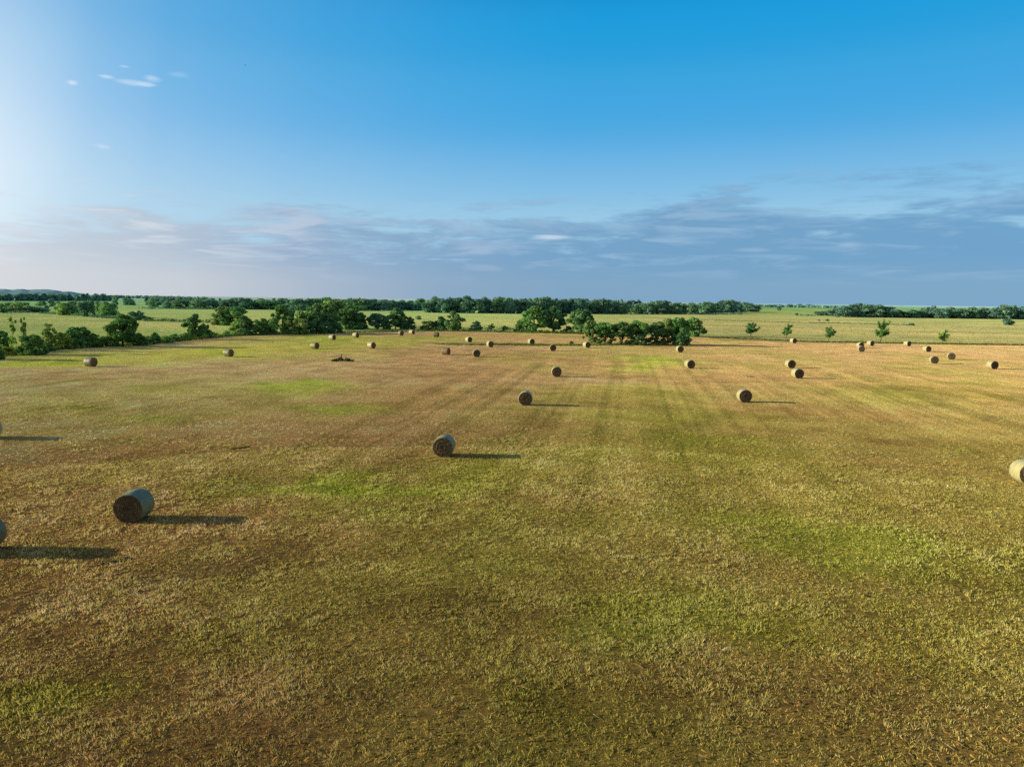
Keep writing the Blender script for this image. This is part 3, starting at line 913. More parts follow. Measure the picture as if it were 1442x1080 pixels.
belt(auto(604, 722, [(604, 421), (610, 416.5), (660, 416.5), (712, 416.5), (722, 418)], 15), 440.5, 441.5, 604, 722,
     'tall dark tree in the flat-topped wood in the centre of the far belt', 'flat-topped wood in the far belt', ['blue', 'dark', 'blue'])
belt(auto(716, 880, [(716, 419), (728, 417), (738, 419.5), (748, 419), (765, 417.5), (780, 418), (792, 422), (800, 420), (815, 419.5), (828, 422), (840, 420), (852, 419), (866, 424), (880, 425)], 17), 441.5, 442.5, 716, 880,
     'domed dark tree in the far belt behind the big double tree', 'far tree belt behind the grove', ['blue', 'dark', 'blue', 'mid'])
belt(auto(884, 968, [(884, 427), (906, 426), (918, 423), (935, 422), (950, 424), (965, 421.5), (972, 424)], 15), 442, 442.5, 884, 970,
     'rounded green tree in the far belt above the grove', 'far tree belt above the grove', ['blue', 'mid', 'dark'])
belt(auto(990, 1062, [(980, 424), (1000, 423.5), (1010, 426), (1019, 422), (1030, 422.5), (1047, 422.5), (1060, 429), (1064, 431)], 15), 442, 439, 985, 1062,
     'dark tree in the last knot of the far belt before the green slope', 'last knot of the far belt', ['blue', 'dark', 'mid'])
belt([(996, 424, 17), (1003, 427, 14), (975, 424, 15)], 442, 442, 960, 1010, 'lighter green rounded tree in the front of the last belt knot', 'lighter trees before the last belt knot', ['mid'])
belt(auto(1160, 1250, [(1156, 438), (1170, 435), (1185, 433), (1195, 428), (1208, 426.5), (1222, 429), (1236, 430), (1250, 434)], 14), 444.5, 447, 1160, 1250,
     'dark tree in the humped wood where the distant belt begins', 'humped wood on the far belt', ['blue', 'dark', 'blue'])
belt(auto(1246, 1450, [(1246, 435), (1265, 435), (1285, 434), (1300, 433), (1311, 430.5), (1322, 433), (1333, 431.5), (1350, 432.5), (1375, 431), (1388, 433), (1400, 430), (1418, 428), (1430, 430), (1450, 432)], 16), 447, 450, 1246, 1450,
     'dark green tree in the long low belt behind the pale meadow', 'long low belt behind the pale meadow', ['blue', 'dark', 'blue', 'mid'])
belt([(1290, 443, 10), (1318, 441, 12), (1380, 443.5, 14), (1346, 444, 12), (1400, 444, 14), (1300, 443, 8), (1437, 442, 16)], 447.8, 449.8, 1290, 1442, 'low bush at the foot of the long low belt', 'bushes at the foot of the long low belt', ['mid', 'light'])
belt([(1190, 429.5, 26), (1208, 425, 42), (1229, 428, 30), (1252, 431.5, 26)], 446.5, 447.6, 1190, 1252, 'big domed tree crowning the humped wood on the distant belt', 'domed trees of the humped wood', ['blue', 'dark'])
random.seed(11)
for (x0, x1, b0, b1, w_, n_) in [(8, 70, 433, 430, 9, 5), (60, 130, 431, 429, 8, 4), (130, 235, 429, 430, 8, 8), (200, 300, 426.5, 427.5, 7, 7), (28, 100, 437, 438, 8, 3)]:
    belt([(x0 + (x1 - x0) * (i + random.uniform(.1, .9)) / n_, (b0 + b1) / 2 - random.uniform(5, 8.5), w_ * random.uniform(.7, 1.4)) for i in range(n_)], b0, b1, x0, x1,
         'small hazy tree dotted over the green pastures below the far hill', 'hazy trees dotted over the far pastures', ['blue', 'mid', 'light'])
belt([(1097, 429.3, 6)], 437.5, 437.5, 1090, 1100, 'little dark tree standing before the ridge on the green slope', 'trees on the green slope', ['blue'])
belt([(1112, 428, 9)], 432, 432, 1100, 1120, 'leafy dome tree on the ridge of the green slope, first of three', 'trees on the green slope', ['blue'])
belt([(1126, 428, 7)], 432.5, 432.5, 1100, 1130, 'upright tree on the ridge of the green slope, second of three', 'trees on the green slope', ['blue'])
belt([(1139, 428.5, 12)], 433, 433, 1130, 1142, 'wide tree on the ridge of the green slope, third of three', 'trees on the green slope', ['blue'])
belt([(901, 424.5, 7)], 431, 431, 890, 910, 'small round tree alone on the green rise in the belt gap', 'trees on the green slope', ['blue'])


# ------------------------------------------------------------------ hedges (leaf clumps along a line)
def hedge(pts, h, wid, tone, label, cat='hedge', name='hedge', step=None, leaf=.25, n=26, group=None):
    P = pl(pts)
    seg = np.hypot(*(P[1:] - P[:-1]).T); total = seg.sum(); cum = np.concatenate([[0], np.cumsum(seg)])
    step = step or wid * .8
    cl = []
    for s in np.arange(0, total, step):
        x = np.interp(s, cum, P[:, 0]); y = np.interp(s, cum, P[:, 1])
        k = h * (0.55 + .75 * float(vnoise(s / (h * 3.0), 3.3, 5)))
        for q in range(2):
            cl.append((x + rng.normal(0, wid * .25), y + rng.normal(0, wid * .25), k * rng.uniform(.25, .62), wid * rng.uniform(.45, .75), k * .42, rng.uniform(.75, 1.2)))
    o0 = P[0]
    cl = [(a - o0[0], b - o0[1], c, d, e, f) for a, b, c, d, e, f in cl]
    e = bpy.data.objects.new(name, None); COL.objects.link(e); e.location = (o0[0], o0[1], 0)
    tag(e, label, cat, group)
    me = crown_from_clumps('foliage', cl, len(cl) * n, leaf, .7, .4)
    c = link('foliage', me, e)
    d = depth(*o0); k = 1 - math.exp(-max(d - 110, 0) / 1000.0)
    c.color = (*(np.array(TONE[tone]) * 2.6 * (1 - k) + HAZE_TINT * k * 1.1), 1)
    return e


hedge([(-60, 507), (0, 500), (50, 497), (100, 490.5), (160, 487.5), (205, 484.5), (262, 480), (300, 475)], 1.6, 2.2, 'dark', 'low dark hedge running under the hedgerow trees', leaf=.2)
hedge([(300, 475), (340, 473), (400, 471), (470, 469)], 1.3, 2.2, 'dark', 'dark undergrowth along the foot of the dense clump', leaf=.22)
hedge([(580, 464.5), (640, 466), (700, 466.5), (735, 467.3)], 2.0, 2.6, 'dark', 'low back hedge with a broken top behind the scattered bales', leaf=.25)
hedge([(735, 467.8), (800, 469.3), (838, 470.3)], 1.4, 2.2, 'dark', 'hedge bottom under the big double tree', leaf=.25)
hedge([(205, 452), (240, 453), (262, 454), (300, 455)], 1.7, 3, 'dark', 'thin dark hedge line crossing the meadow below the belt', leaf=.4, n=18)
hedge([(128, 446.5), (150, 448), (192, 451)], 1.8, 3, 'blue', 'hedge line under the wide domed tree in the far meadow', leaf=.4, n=18)
hedge([(60, 441.5), (90, 443.5), (128, 446)], 1.2, 3, 'dark', 'sparse hedge line under the spreading trees of the far meadow', leaf=.4, n=14)
hedge([(0, 441), (30, 440.5), (66, 439.5)], 2.2, 4, 'blue', 'hedge joining the thickets of the far meadow', leaf=.5, n=14)
hedge([(200, 435.3), (240, 435.3), (300, 436)], 3, 5, 'blue', 'hedge along the upper boundary at the belt foot', leaf=.6, n=14)
hedge([(975, 442.6), (1000, 443), (1045, 443.2)], 2.2, 5, 'dark', 'dark hedge strip at the foot of the last belt knot', leaf=.6, n=16)
hedge([(1130, 444.8), (1150, 445)], 2.0, 5, 'dark', 'short dark hedge at the foot of the green slope', leaf=.6, n=16)
hedge([(850, 485.3), (905, 485.8), (960, 486.6)], .9, 1.4, 'olive', 'weedy undergrowth at the foot of the grove', leaf=.16)
hedge([(1140, 455), (1200, 456), (1290, 458.5)], .7, 1.2, 'dark', 'faint weedy ditch line across the far meadow', leaf=.2, n=14)
hedge([(985, 451), (1060, 453), (1150, 455)], .5, 1.2, 'olive', 'faint weedy line in the meadow behind the young trees', leaf=.2, n=14)


# ------------------------------------------------------------------ far country: hill and woods too distant to count
def far_wood(name, pts, hgt, tone, label, leafs=5200, leaf=2.0, thick=60, hz=1.0):
    P = pl(pts)
    seg = np.hypot(*(P[1:] - P[:-1]).T); cum = np.concatenate([[0], np.cumsum(seg)])
    cl = []; n = 90
    for s in np.linspace(0, cum[-1], n):
        x = np.interp(s, cum, P[:, 0]); y = np.interp(s, cum, P[:, 1])
        k = hgt * rng.uniform(.6, 1.1)
        cl.append((x - P[0, 0], y - P[0, 1] + rng.uniform(0, thick), k * .5, cum[-1] / n * 1.1, k * .55, rng.uniform(.8, 1.15)))
    me = crown_from_clumps(name, cl, leafs, leaf, .6, .5)
    o = link(name, me, None, (P[0, 0], P[0, 1], 0))
    tag(o, label, None, None, 'stuff')
    d = depth(*P[0]); k = (1 - math.exp(-max(d - 110, 0) / 1000.0)) * hz
    o.color = (*(np.array(TONE[tone]) * 2.6 * (1 - k) + HAZE_TINT * k * 1.1), 1)


far_wood('woodland', [(120, 419.6), (180, 420), (250, 421)], 9, 'blue', 'thin bluish wood on the skyline beyond the hill end', leaf=4, thick=150, hz=.9)
far_wood('woodland', [(-60, 424), (40, 424), (130, 424)], 11, 'blue', 'hazy wood along the foot of the far hill', leaf=3.5, thick=100)
far_wood('woodland', [(200, 425.5), (240, 426), (290, 426.5)], 8, 'blue', 'hazy strip of wood above the upper boundary', leaf=2.6, thick=60)
far_wood('woodland', [(1060, 432.2), (1130, 433), (1200, 434.5)], 7, 'blue', 'thin dark wood on the ridge of the green slope', leaf=3, thick=100, leafs=3500)
far_wood('woodland', [(700, 431.5), (800, 433), (910, 434)], 13, 'blue', 'deep shade of the wood behind the far belt', leaf=3.0, thick=60, leafs=6000, hz=.7)


def build_hill():
    # long wooded ridge far off
    n, mrows = 160, 14
    P = pl([(-420, 418.5), (-200, 418.5), (0, 418.2), (124, 419.2), (150, 419.4)])
    P[:, :] = P * (3300.0 / np.hypot(P[:, 0], P[:, 1]))[:, None]
    seg = np.hypot(*(P[1:] - P[:-1]).T); cum = np.concatenate([[0], np.cumsum(seg)])
    s = np.linspace(0, cum[-1], n)
    x = np.interp(s, cum, P[:, 0]); y = np.interp(s, cum, P[:, 1])
    f = s / cum[-1]
    prof = 21 * (1 - sstep(.83, .985, f)) * sstep(-.05, .1, f) * (.9 + .16 * vnoise(s / 130, 1.1, 3)) + 3 * vnoise(s / 26, 2.2, 4)
    prof = prof + 4
    V = []; C = []
    for j in range(mrows):
        t = j / (mrows - 1)
        ux, uy = x / np.hypot(x, y), y / np.hypot(x, y)
        off = t * 420
        z = -1 + prof * np.sin(t * math.pi * .62) ** .8 + 5.0 * vnoise(s / 19, t * 9, 7) * min(1, t * 4)
        V.append(np.stack([x + ux * off, y + uy * off, z], -1))
        k = .75 + .5 * vnoise(s / 23, t * 11, 8)
        C.append(np.stack([.085 * k, .145 * k, .185 * k], -1))  # ridge colour turned bluish as painted distance haze
    V = np.array(V).reshape(-1, 3); C = np.array(C).reshape(-1, 3)
    i = np.arange(mrows - 1)[:, None] * n; j = np.arange(n - 1)[None]
    q = np.stack([i + j, i + j + 1, i + n + j + 1, i + n + j], -1).reshape(-1, 4)
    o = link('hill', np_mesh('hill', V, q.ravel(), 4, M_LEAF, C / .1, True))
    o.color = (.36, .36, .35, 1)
    tag(o, 'long bluish wooded ridge on the horizon', None, None, 'structure')


build_hill()


# ------------------------------------------------------------------ hay bales
BR, BL = .75, 1.28          # radius, length


def bale_meshes(seed):
    g = np.random.default_rng(seed)
    na, nl = 48, 12
    V = []
    for i in range(nl + 1):
        t = i / nl * 2 - 1
        bulge = 1 - .045 * abs(t) ** 5 - .012 * (t * t)
        for k in range(na):
            a = 2 * math.pi * k / na
            r = BR * bulge * (1 + .022 * (float(vnoise(3 + 2.2 * math.cos(a) + seed, 3 + 2.2 * math.sin(a) + t * 1.6, seed)) - .5) + .006 * g.normal())
            zz = r * math.sin(a)
            if zz < -.70:
                zz = -.70 + (zz + .70) * .35      # settled on the ground
            V.append((r * math.cos(a), t * BL / 2, zz + .715))
    Q = [(i * na + k, i * na + (k + 1) % na, (i + 1) * na + (k + 1) % na, (i + 1) * na + k) for i in range(nl) for k in range(na)]
    Q = [q[::-1] for q in Q]
    wrap = np_mesh('net_wrap', V, np.array(Q).ravel(), 4, M_WRAP, None, True)
    ends = []
    for sgn, ring in ((-1, 0), (1, nl)):
        rim = np.array(V[ring * na:(ring + 1) * na])
        c = rim.mean(0)
        VV = []; QQ = []
        nr = 9
        for j in range(nr):
            f = 1 - j / nr
            p = c + (rim - c) * f * (.985 if j else .999)
            bul = (.035 * (1 - f ** 2) if j else 0) + (.014 * g.normal(size=na) if 0 < j else 0) + (.02 * math.sin(j * 2.2) if j else 0)
            p[:, 1] = c[1] + sgn * (bul + .002)
            VV.append(p)
        VV = np.vstack(VV + [[c + np.array([0, sgn * .02, 0])]])
        for j in range(nr - 1):
            for k in range(na):
                q = (j * na + k, j * na + (k + 1) % na, (j + 1) * na + (k + 1) % na, (j + 1) * na + k)
                QQ.append(q if sgn < 0 else q[::-1])
        flat = np.array(QQ).ravel().tolist(); per = [4] * len(QQ)
        for k in range(na):
            t = (len(VV) - 1, (nr - 1) * na + k, (nr - 1) * na + (k + 1) % na)
            flat += (t if sgn < 0 else t[::-1]); per.append(3)
        ends.append(np_mesh('end_face', VV, np.array(flat), np.array(per), M_END, None, True))
    # wisps of straw at the foot and rim
    n = 260
    a = g.uniform(0, 2 * math.pi, n); t = g.choice([-1, 1], n) * g.uniform(.9, 1.01, n)
    foot = g.uniform(0, 1, n) < .55
    a = np.where(foot, -math.pi / 2 + g.normal(0, .35, n), a)
    x = np.cos(a) * BR * .99; z = np.sin(a) * BR * .99 + .72; y = t * BL / 2
    d = np.stack([g.normal(0, .5, n) + np.cos(a), g.normal(0, .6, n) + t * .8, g.normal(0, .4, n)], -1); d /= np.linalg.norm(d, axis=1, keepdims=True)
    L = g.uniform(.05, .16, n)[:, None]; p0 = np.stack([x, y, np.maximum(z, .015)], -1); p1 = p0 + d * L; p1[:, 2] = np.maximum(p1[:, 2], .01)
    w = np.cross(d, g.normal(size=(n, 3))); w /= np.linalg.norm(w, axis=1, keepdims=True)
    VV = np.stack([p0 - w * .006, p0 + w * .006, p1], 1).reshape(-1, 3)
    wis = np_mesh('straw_wisps', VV, np.arange(len(VV)), 3, M_STRAW)
    return wrap, ends, wis


BM = [bale_meshes(s) for s in range(4)]
GB = 'round hay bales scattered over the mown field'
# (px, foot y, turn of the end face to the viewer's right in degrees, wrap tint painted darker for shaded sides and creamier for lit ones, label)
BALES = [
    (190, 735.0, -27, (.50, .61, .56), 'large round hay bale with teal-grey wrapped side, whole and nearest the camera'),
    (-24, 783.5, -24, (.34, .42, .40), 'dark bale cut off by the photo edge, its long shadow nearest of all'),
    (-15.5, 618.0, -22, (.9, .9, .8), 'bale almost out of frame, showing only its shadow past the edge'),
    (625.5, 643.0, -10, (.68, .71, .58), 'round bale with brown spiral end and wrapped far side, alone in the centre foreground'),
    (740, 571.6, -3, (.95, .97, .88), 'dark round bale seen end-on, midway between the centre foreground bale and the far ones'),
    (783.5, 531.5, 3, (1, 1, .9), 'small end-on bale below the bright green patch, with a thin shadow'),
    (1047.5, 567.5, 15, (1.05, 1.03, .85), 'biggest bale on the straw-coloured side, pale rim around a dark end'),
    (1112.5, 519.0, 25, (1.1, 1.05, .88), 'upper of two close bales, pale side and brown end'),
    (1122.5, 533.8, 26, (1.1, 1.05, .88), 'lower of two close bales, bright cream side and dark end'),
    (1444, 683.5, 26, (1.12, 1.08, .84), 'bright cream bale cut by the photo edge, nearest on the sunny side'),
    (1397, 519.8, 36, (1.1, 1.05, .9), 'bale with wide cream side, last before the photo edge'),
    (1314.5, 512.5, 16, (1.06, 1.03, .9), 'dark-ended bale, lower of the diagonal pair near the edge bale'),
    (1339, 507.0, 10, (1.02, 1, .9), 'dark end-on bale, upper of the diagonal pair near the edge bale'),
    (1305, 495.8, 36, (1.1, 1.06, .95), 'brown-ended bale with pale side above the diagonal pair'),
    (1277.5, 487.8, 45, (1.1, 1.06, .95), 'pale bale right at the verge, farther along from the stacked-looking two'),
    (1225.5, 487.8, 45, (1.1, 1.06, .95), 'pale bale at the verge below the tallest young tree'),
    (1212.5, 495.6, 12, (1.1, 1.06, .95), 'front bale of two in line, hiding the lower part of the other'),
    (1211, 490.6, 30, (1.15, 1.1, 1), 'rear bale of two in line, only its pale top showing'),
    (1117, 483.6, 36, (1.15, 1.1, .98), 'tiny pale bale at the verge under the small young tree'),
    (971, 518.8, 24, (1.06, 1.04, .9), 'bale below the thick end of the grove with a long thin shadow'),
    (957, 496.3, 20, (1.06, 1.04, .9), 'small bale just in front of the grove shadow'),
    (826, 490.3, 30, (1.12, 1.06, .95), 'small bale at the pale narrow end of the grove'),
    (778.5, 494.2, 3, (1, .95, .85), 'brown end-on bale overlapping the dark grass strip'),
    (748, 485.2, 24, (1.08, 1.04, .92), 'tiny bale beyond the dark grass strip below the big double tree'),
    (690, 488.8, 22, (1.08, 1.04, .92), 'bale on the near end of the dark grass strip'),
    (660, 482.2, 30, (1.1, 1.05, .92), 'small bale with pale side, behind the end of the dark grass strip'),
    (671, 503.2, 3, (1, .98, .88), 'dark end-on bale standing on reddish stubble'),
    (628, 499.8, 62, (.6, .5, .42), 'brownish bale turned sideways with a dark peaked end, on reddish stubble'),
    (614.5, 474.9, 68, (.4, .4, .34), 'small dark sideways bale below the spreading hedge tree'),
    (580, 471.0, 48, (1.1, 1.06, .95), 'pale bale of the pair on bare earth'),
    (564.5, 473.0, 28, (.5, .42, .38), 'dull brown bale of the pair on bare earth'),
    (523.3, 491.2, 42, (1, .98, .85), 'pale-sided bale beyond the brush pile'),
    (501, 475.6, 50, (1.1, 1.08, .95), 'pale bale closest to the end of the dense clump'),
    (468, 479.3, 46, (1.05, 1.05, .95), 'pale bale in front of the dark corner of the dense clump'),
    (443.5, 491.2, 46, (.6, .62, .54), 'greyish bale on the yellow-green strip, between brush pile and lone far bale'),
    (322, 502.4, 46, (.55, .60, .56), 'grey-green bale alone below the meadow gap'),
    (128, 516.2, 44, (.50, .56, .55), 'grey bale lying lengthwise by the hedgerow shadows'),
]


def place_bales():
    for i, (px, py, turn, tint, label) in enumerate(BALES):
        wrap, ends, wis = BM[i % 4]
        x, y = at(px, py)
        b = math.atan2(x, y)                       # bearing of the bale
        d = math.hypot(x, y)
        # foot pixel is the near edge: move the centre back by the bale's half depth
        back = abs(math.cos(R(turn))) * BL / 2 + abs(math.sin(R(turn))) * BR * .25
        x += math.sin(b) * back; y += math.cos(b) * back
        e = bpy.data.objects.new('hay_bale', None); COL.objects.link(e); e.empty_display_size = .5
        # local -Y end faces the viewer, then turned
        e.rotation_euler = (0, 0, -b + R(turn))
        e.location = (x, y, float(ground_z(x, y)) - .01)
        tag(e, label, 'hay bale', GB)
        w = link('net_wrap', wrap, e); w.color = (*tint, 1)
        k = random.uniform(.85, 1.15)
        for en in ends:
            f = link('end_face', en, e); f.color = (k, k, k, 1)
        if d < 130:
            link('straw_wisps', wis, e)


place_bales()


# ------------------------------------------------------------------ brush pile, clods, bird
def brush_pile():
    x0, y0 = at(482, 509.3)
    e = bpy.data.objects.new('brush_pile', None); COL.objects.link(e); e.location = (x0, y0, float(ground_z(x0, y0)))
    tag(e, 'low dark green brush pile with a brown stub, lying on the stubble', 'brush pile')
    cl = [(t, rng.normal(0, .3), rng.uniform(.12, .62) * (1.15 - abs(t) / 1.9), rng.uniform(.2, .42), rng.uniform(.14, .28), rng.uniform(.7, 1.3)) for t in rng.uniform(-1.7, 1.7, 30)]
    c = link('foliage', crown_from_clumps('foliage', cl, 1500, .10), e); c.color = (.07, .11, .035, 1)
    V = []; Q = []
    for k in range(16):
        p = np.array([rng.uniform(-1.8, 1.8), rng.normal(0, .3), rng.uniform(.05, .3)]); a = rng.uniform(-.6, .6); L = rng.uniform(.5, 1.2)
        q = p + np.array([L * math.cos(a), L * math.sin(a), rng.uniform(-.05, .25)])
        v, f = tube([p, (p + q) / 2, q], [.035, .03, .012], 5); o = len(V); V += v; Q += [tuple(i + o for i in g) for g in f]
    v, f = tube([(-.1, 0, .1), (-.14, .02, .8), (-.06, 0, 1.35)], [.12, .10, .05], 6); o = len(V); V += v; Q += [tuple(i + o for i in g) for g in f]
    link('branches', np_mesh('branches', V, np.array(Q).ravel(), 4, M_BARK, None, True), e)


brush_pile()


def clods():
    lab = ['dark flattened swath of cut grass beside the leading shadow tip', 'short dark ridge of cut grass on the open stubble', 'thin dark swath of cut grass on the brown stubble']
    for (px, py, L, tone, a, lb) in [(163, 790, .5, .22, .9, lab[0]), (338, 631.5, .6, .24, .8, lab[1]), (1058, 531, .7, .24, .5, lab[2])]:
        x, y = at(px, py)
        cl = [(t * L * math.cos(a) + rng.normal(0, .05), t * L * math.sin(a) + rng.normal(0, .05), .03, .10, .045, rng.uniform(.7, 1.2)) for t in np.linspace(-1, 1, 14)]
        o = link('hay_clump', crown_from_clumps('hay_clump', cl, 700, .045), None, (x, y, float(ground_z(x, y))))
        o.color = (tone, tone * .9, tone * .45, 1)
        tag(o, lb, 'hay clump', 'left-over clumps of cut grass')


clods()


def bird():
    d = Vector(ray(346, 93)).normalized()
    p = Vector((0, 0, CAM_H)) + d * 170
    V = [(0, -.22, 0), (.05, -.02, .035), (-.05, -.02, .035), (0, -.02, -.05), (0, .22, .01), (.07, .30, 0), (-.07, .30, 0)]
    Fc = [(0, 1, 2), (0, 3, 1), (0, 2, 3), (1, 4, 2), (1, 3, 4), (2, 4, 3), (4, 5, 6)]
    wings = [((.03, -.06, .03), (.35, -.10, .22), (.62, .05, .30), (.30, .06, .18), (.03, .08, .03))]
    for s in (1, -1):
        o = len(V)
        for (a, b, c) in wings[0]:
            V.append((a * s, b, c))
        Fc += [(o, o + 1, o + 3), (o, o + 3, o + 4), (o + 1, o + 2, o + 3)] if s > 0 else [(o, o + 3, o + 1), (o, o + 4, o + 3), (o + 1, o + 3, o + 2)]
    me = np_mesh('bird', np.array(V), np.array(Fc).ravel(), 3, mat_plain('dark_feathers', (.03, .035, .045), 8))
    o = link('bird', me, None, p); o.scale = (.62, .62, .62); o.rotation_euler = (0, .1, R(70))
    tag(o, 'tiny dark bird flying alone high in the blue sky', 'bird')


bird()


# ------------------------------------------------------------------ light
SUN_EL, SUN_AZ = R(14.6), R(-90.0)         # low sun off to the left of the view (azimuth from +Y, clockwise)
sd = bpy.data.lights.new('sun', 'SUN'); sd.energy = 5.0; sd.angle = R(.53); sd.color = (1.55, 1.28, .87)
so = bpy.data.objects.new('sun', sd); COL.objects.link(so)
to_sun = Vector((math.sin(SUN_AZ) * math.cos(SUN_EL), math.cos(SUN_AZ) * math.cos(SUN_EL), math.sin(SUN_EL)))
so.rotation_euler = to_sun.to_track_quat('Z', 'Y').to_euler()

w = bpy.data.worlds.new('World'); scene.world = w; w.use_nodes = True
nt = w.node_tree; nt.nodes.clear()
wout = nt.nodes.new('ShaderNodeOutputWorld'); bg = nt.nodes.new('ShaderNodeBackground')
STR = .12
bg.inputs[1].default_value = STR
sky = nd(nt, 'ShaderNodeTexSky', sky_type='NISHITA')
sky.sun_disc = False; sky.sun_elevation = SUN_EL; sky.sun_rotation = SUN_AZ % (2 * math.pi)
sky.altitude = 200; sky.air_density = 1.0; sky.dust_density = 1.2; sky.ozone_density = 2.0


def mth(op, a, b=None, c=None, clamp=False):
    n = nd(nt, 'ShaderNodeMath', operation=op); n.use_clamp = clamp
    for i, v in enumerate((a, b, c)):
        if v is None: continue
        if isinstance(v, (int, float)): n.inputs[i].default_value = v
        else: ln(nt, v, n.inputs[i])
    return n.outputs[0]


def smooth(v, a, b, lo=0.0, hi=1.0):
    n = nd(nt, 'ShaderNodeMapRange', interpolation_type='SMOOTHSTEP')
    ln(nt, v, n.inputs[0])
    for i, k in enumerate((a, b, lo, hi)): n.inputs[i + 1].default_value = k
    return n.outputs[0]


def mixc(f, a, b):
    n = nd(nt, 'ShaderNodeMix', data_type='RGBA')
    for k, v in ((0, f), (6, a), (7, b)):
        if isinstance(v, (int, float)): n.inputs[k].default_value = v
        elif isinstance(v, (tuple, list, np.ndarray)): n.inputs[k].default_value = (*lin(v), 1)
        else: ln(nt, v, n.inputs[k])
    return n.outputs[2]


def px_dir(px, py):
    d = ray(px, py); d = d / np.linalg.norm(d)
    return math.degrees(math.atan2(d[0], d[1])), math.degrees(math.asin(d[2]))


tc = nd(nt, 'ShaderNodeTexCoord')
sp = nd(nt, 'ShaderNodeSeparateXYZ'); ln(nt, tc.outputs['Generated'], sp.inputs[0])
el = mth('MULTIPLY', mth('ARCSINE', sp.outputs[2]), 180 / math.pi)
az = mth('MULTIPLY', mth('ARCTAN2', sp.outputs[0], sp.outputs[1]), 180 / math.pi)
# clear air: pale at the horizon, unseen zenith dimmed and greyed to cut the fill light
clear = ramp(nt, mth('DIVIDE', el, 60.0, clamp=True), [(p / 60, tuple(lin(c))) for p, c in [
    (0, (166, 204, 226)), (5, (160, 204, 230)), (7.5, (140, 195, 230)), (11.7, (90, 174, 228)), (16.6, (52, 163, 223)), (21, (20, 149, 214)), (32, (20, 104, 168)), (45, (48, 92, 138)), (60, (58, 84, 116))]], 'CARDINAL')
# bright air round the sun, off to the left
dt = nd(nt, 'ShaderNodeVectorMath', operation='DOT_PRODUCT'); ln(nt, tc.outputs['Generated'], dt.inputs[0]); dt.inputs[1].default_value = to_sun
g_a = ramp(nt, mth('MAXIMUM', dt.outputs['Value'], 0.0), [(p, (v,) * 3) for p, v in [(0, 0), (.2, .055), (.327, .13), (.42, .22), (.466, .30), (.526, .50), (.576, .80), (.62, .92), (1, 1)]], 'CARDINAL')
g_e = ramp(nt, mth('DIVIDE', el, 60.0, clamp=True), [(p / 60, (v,) * 3) for p, v in [(0, 1), (8, 1), (14, .69), (18, .48), (26, .34), (60, .25)]])
glow = mth('MULTIPLY', g_a, g_e)
clear = mixc(glow, clear, (232, 246, 255))
# band of low cloud
cv = nd(nt, 'ShaderNodeCombineXYZ'); ln(nt, mth('MULTIPLY', az, .105), cv.inputs[0]); ln(nt, mth('MULTIPLY', el, .52), cv.inputs[1])
nz = nd(nt, 'ShaderNodeTexNoise', i_Scale=1.0, i_Detail=9.0, i_Roughness=.64, i_Distortion=.30); ln(nt, cv.outputs[0], nz.inputs['Vector'])
cv2 = nd(nt, 'ShaderNodeCombineXYZ'); ln(nt, mth('MULTIPLY', az, .16), cv2.inputs[0]); ln(nt, mth('MULTIPLY', el, 1.15), cv2.inputs[1]); cv2.inputs[2].default_value = 4.3
nz2 = nd(nt, 'ShaderNodeTexNoise', i_Scale=1.0, i_Detail=6.0, i_Roughness=.58, i_Distortion=.5); ln(nt, cv2.outputs[0], nz2.inputs['Vector'])
azf = mth('DIVIDE', mth('ADD', az, 60.0), 120.0, clamp=True)
tops = [(-60, 286), (0, 290), (100, 280), (200, 274), (320, 288), (450, 298), (560, 308), (640, 308), (720, 303), (820, 292), (900, 282), (1000, 270), (1130, 268), (1230, 262), (1300, 250), (1380, 256), (1442, 262), (1560, 268)]
bt = ramp(nt, azf, [((px_dir(a, b)[0] + 60) / 120, (px_dir(a, b)[1] / 20,) * 3) for a, b in tops])
bnd = mth('SUBTRACT', mth('MULTIPLY', bt, 20.0), el)          # degrees below the cloud tops
dens = mth('ADD', mth('MULTIPLY', bnd, .34), mth('MULTIPLY', mth('SUBTRACT', nz.outputs[0], .48), 3.9))
dens = mth('ADD', dens, mth('MULTIPLY', mth('SUBTRACT', nz2.outputs[0], .5), 2.5))
cov = smooth(dens, -.1, .95)
low = smooth(el, 4.4, 1.2)
cov = mth('MAXIMUM', mth('MULTIPLY', cov, smooth(bnd, -2.6, -.6)), low)
cov = mth('MULTIPLY', cov, ramp(nt, azf, [(0, (.6,) * 3), (.22, (.78,) * 3), (.36, (.92,) * 3), (.5, (.96,) * 3), (1, (.96,) * 3)]))
ccol = ramp(nt, azf, [((a + 60) / 120, tuple(lin(c))) for a, c in [
    (-60, (216, 212, 212)), (-35, (204, 208, 217)), (-25, (182, 194, 211)), (-16, (148, 174, 204)), (-8, (130, 167, 201)), (3, (115, 161, 199)), (18, (111, 160, 199)), (35, (108, 161, 203)), (60, (110, 160, 200))]])
clit = ramp(nt, azf, [((a + 60) / 120, tuple(lin(c))) for a, c in [(-60, (240, 236, 234)), (-25, (218, 224, 232)), (-8, (168, 190, 216)), (10, (150, 184, 215)), (60, (148, 185, 216))]])
ccol = mixc(mth('MULTIPLY', smooth(nz2.outputs[0], .48, .70), .75), ccol, clit)
# paler hazy layer right on the horizon
hz_col = ramp(nt, azf, [((a + 60) / 120, tuple(lin(c))) for a, c in [(-60, (224, 218, 212)), (-35, (216, 215, 217)), (-24, (203, 206, 213)), (-14, (165, 182, 203)), (-5, (138, 168, 197)), (5, (126, 165, 196)), (35, (124, 167, 200)), (60, (118, 162, 198))]])
ccol = mixc(smooth(el, 3.6, .8), ccol, hz_col)
col = mixc(cov, clear, ccol)
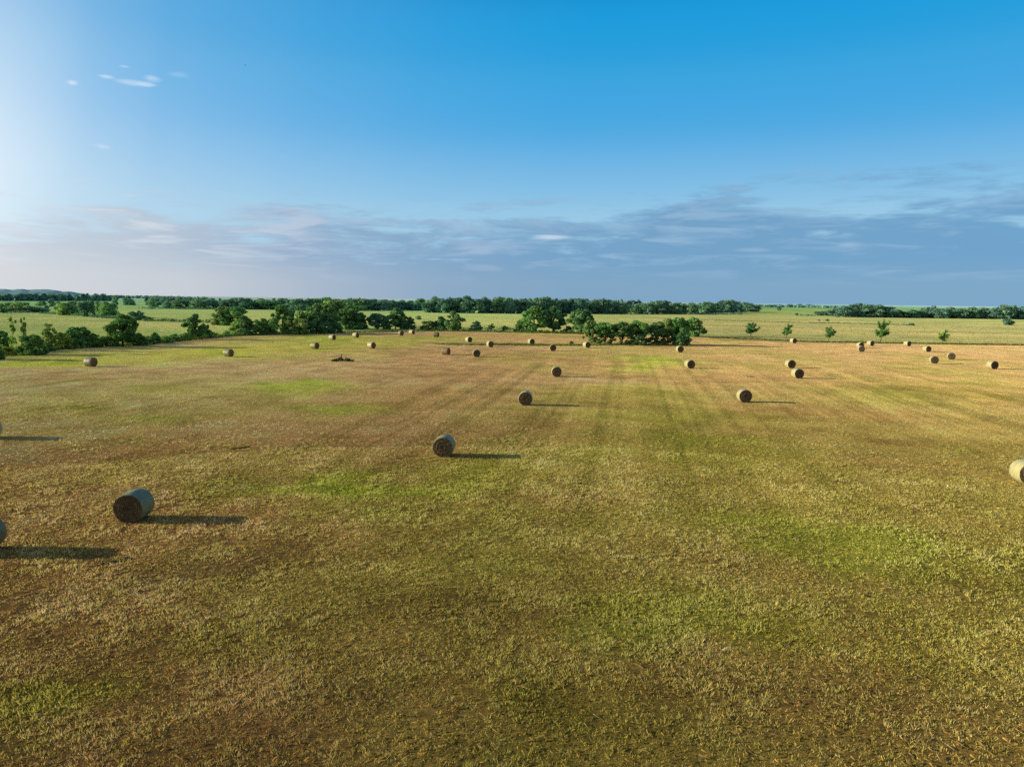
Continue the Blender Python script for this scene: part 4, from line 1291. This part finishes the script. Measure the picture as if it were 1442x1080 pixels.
# thin bright wisps: a few small puffs high on the left and bright slits in the band
for (px, py, rx, ry, amt, c) in [(186, 117, 1.1, .22, .42, (222, 236, 250)), (213, 110, .6, .24, .4, (220, 236, 252)), (205, 119, .6, .16, .38, (220, 236, 252)), (102, 117, .36, .18, .45, (240, 248, 255)), (150, 108, .5, .15, .5, (226, 238, 252)), (250, 105, .7, .22, .3, (180, 214, 244)), (175, 94, .4, .12, .4, (205, 228, 248)), (145, 206, .7, .2, .35, (224, 236, 248)),
                                 (776, 333.5, 1.5, .22, .75, (206, 220, 236)), (1195, 345, 1.2, .25, .6, (168, 196, 222)), (680, 377, 1.4, .22, .5, (158, 184, 210)), (1060, 352, 1.4, .2, .5, (160, 190, 216))]:
    a0, e0 = px_dir(px, py)
    qa = mth('DIVIDE', mth('SUBTRACT', az, a0), rx); qe = mth('DIVIDE', mth('SUBTRACT', el, e0), ry)
    q = mth('SQRT', mth('ADD', mth('MULTIPLY', qa, qa), mth('MULTIPLY', qe, qe)))
    q = mth('ADD', q, mth('MULTIPLY', mth('SUBTRACT', nz2.outputs[0], .5), 2.4))
    col = mixc(mth('MULTIPLY', smooth(q, 1.15, .1), amt), col, c)
# grey added to the unseen sky behind the viewer to neutralise shadow fill
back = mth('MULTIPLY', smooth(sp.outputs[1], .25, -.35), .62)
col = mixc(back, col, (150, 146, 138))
# the physical sky keeps a share, so that light from the whole dome stays plausible
sc = nd(nt, 'ShaderNodeVectorMath', operation='SCALE'); sc.inputs['Scale'].default_value = 1 / STR
ln(nt, col, sc.inputs[0])
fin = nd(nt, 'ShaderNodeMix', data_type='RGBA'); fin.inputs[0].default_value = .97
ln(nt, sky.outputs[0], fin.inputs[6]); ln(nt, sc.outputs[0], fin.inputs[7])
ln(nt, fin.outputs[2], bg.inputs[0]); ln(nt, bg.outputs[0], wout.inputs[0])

scene.view_settings.view_transform = 'Standard'
scene.view_settings.look = 'None'
scene.view_settings.exposure = 0
scene.view_settings.gamma = 1
scene.cycles.max_bounces = 6
scene.cycles.transparent_max_bounces = 4
scene.cycles.use_denoising = False
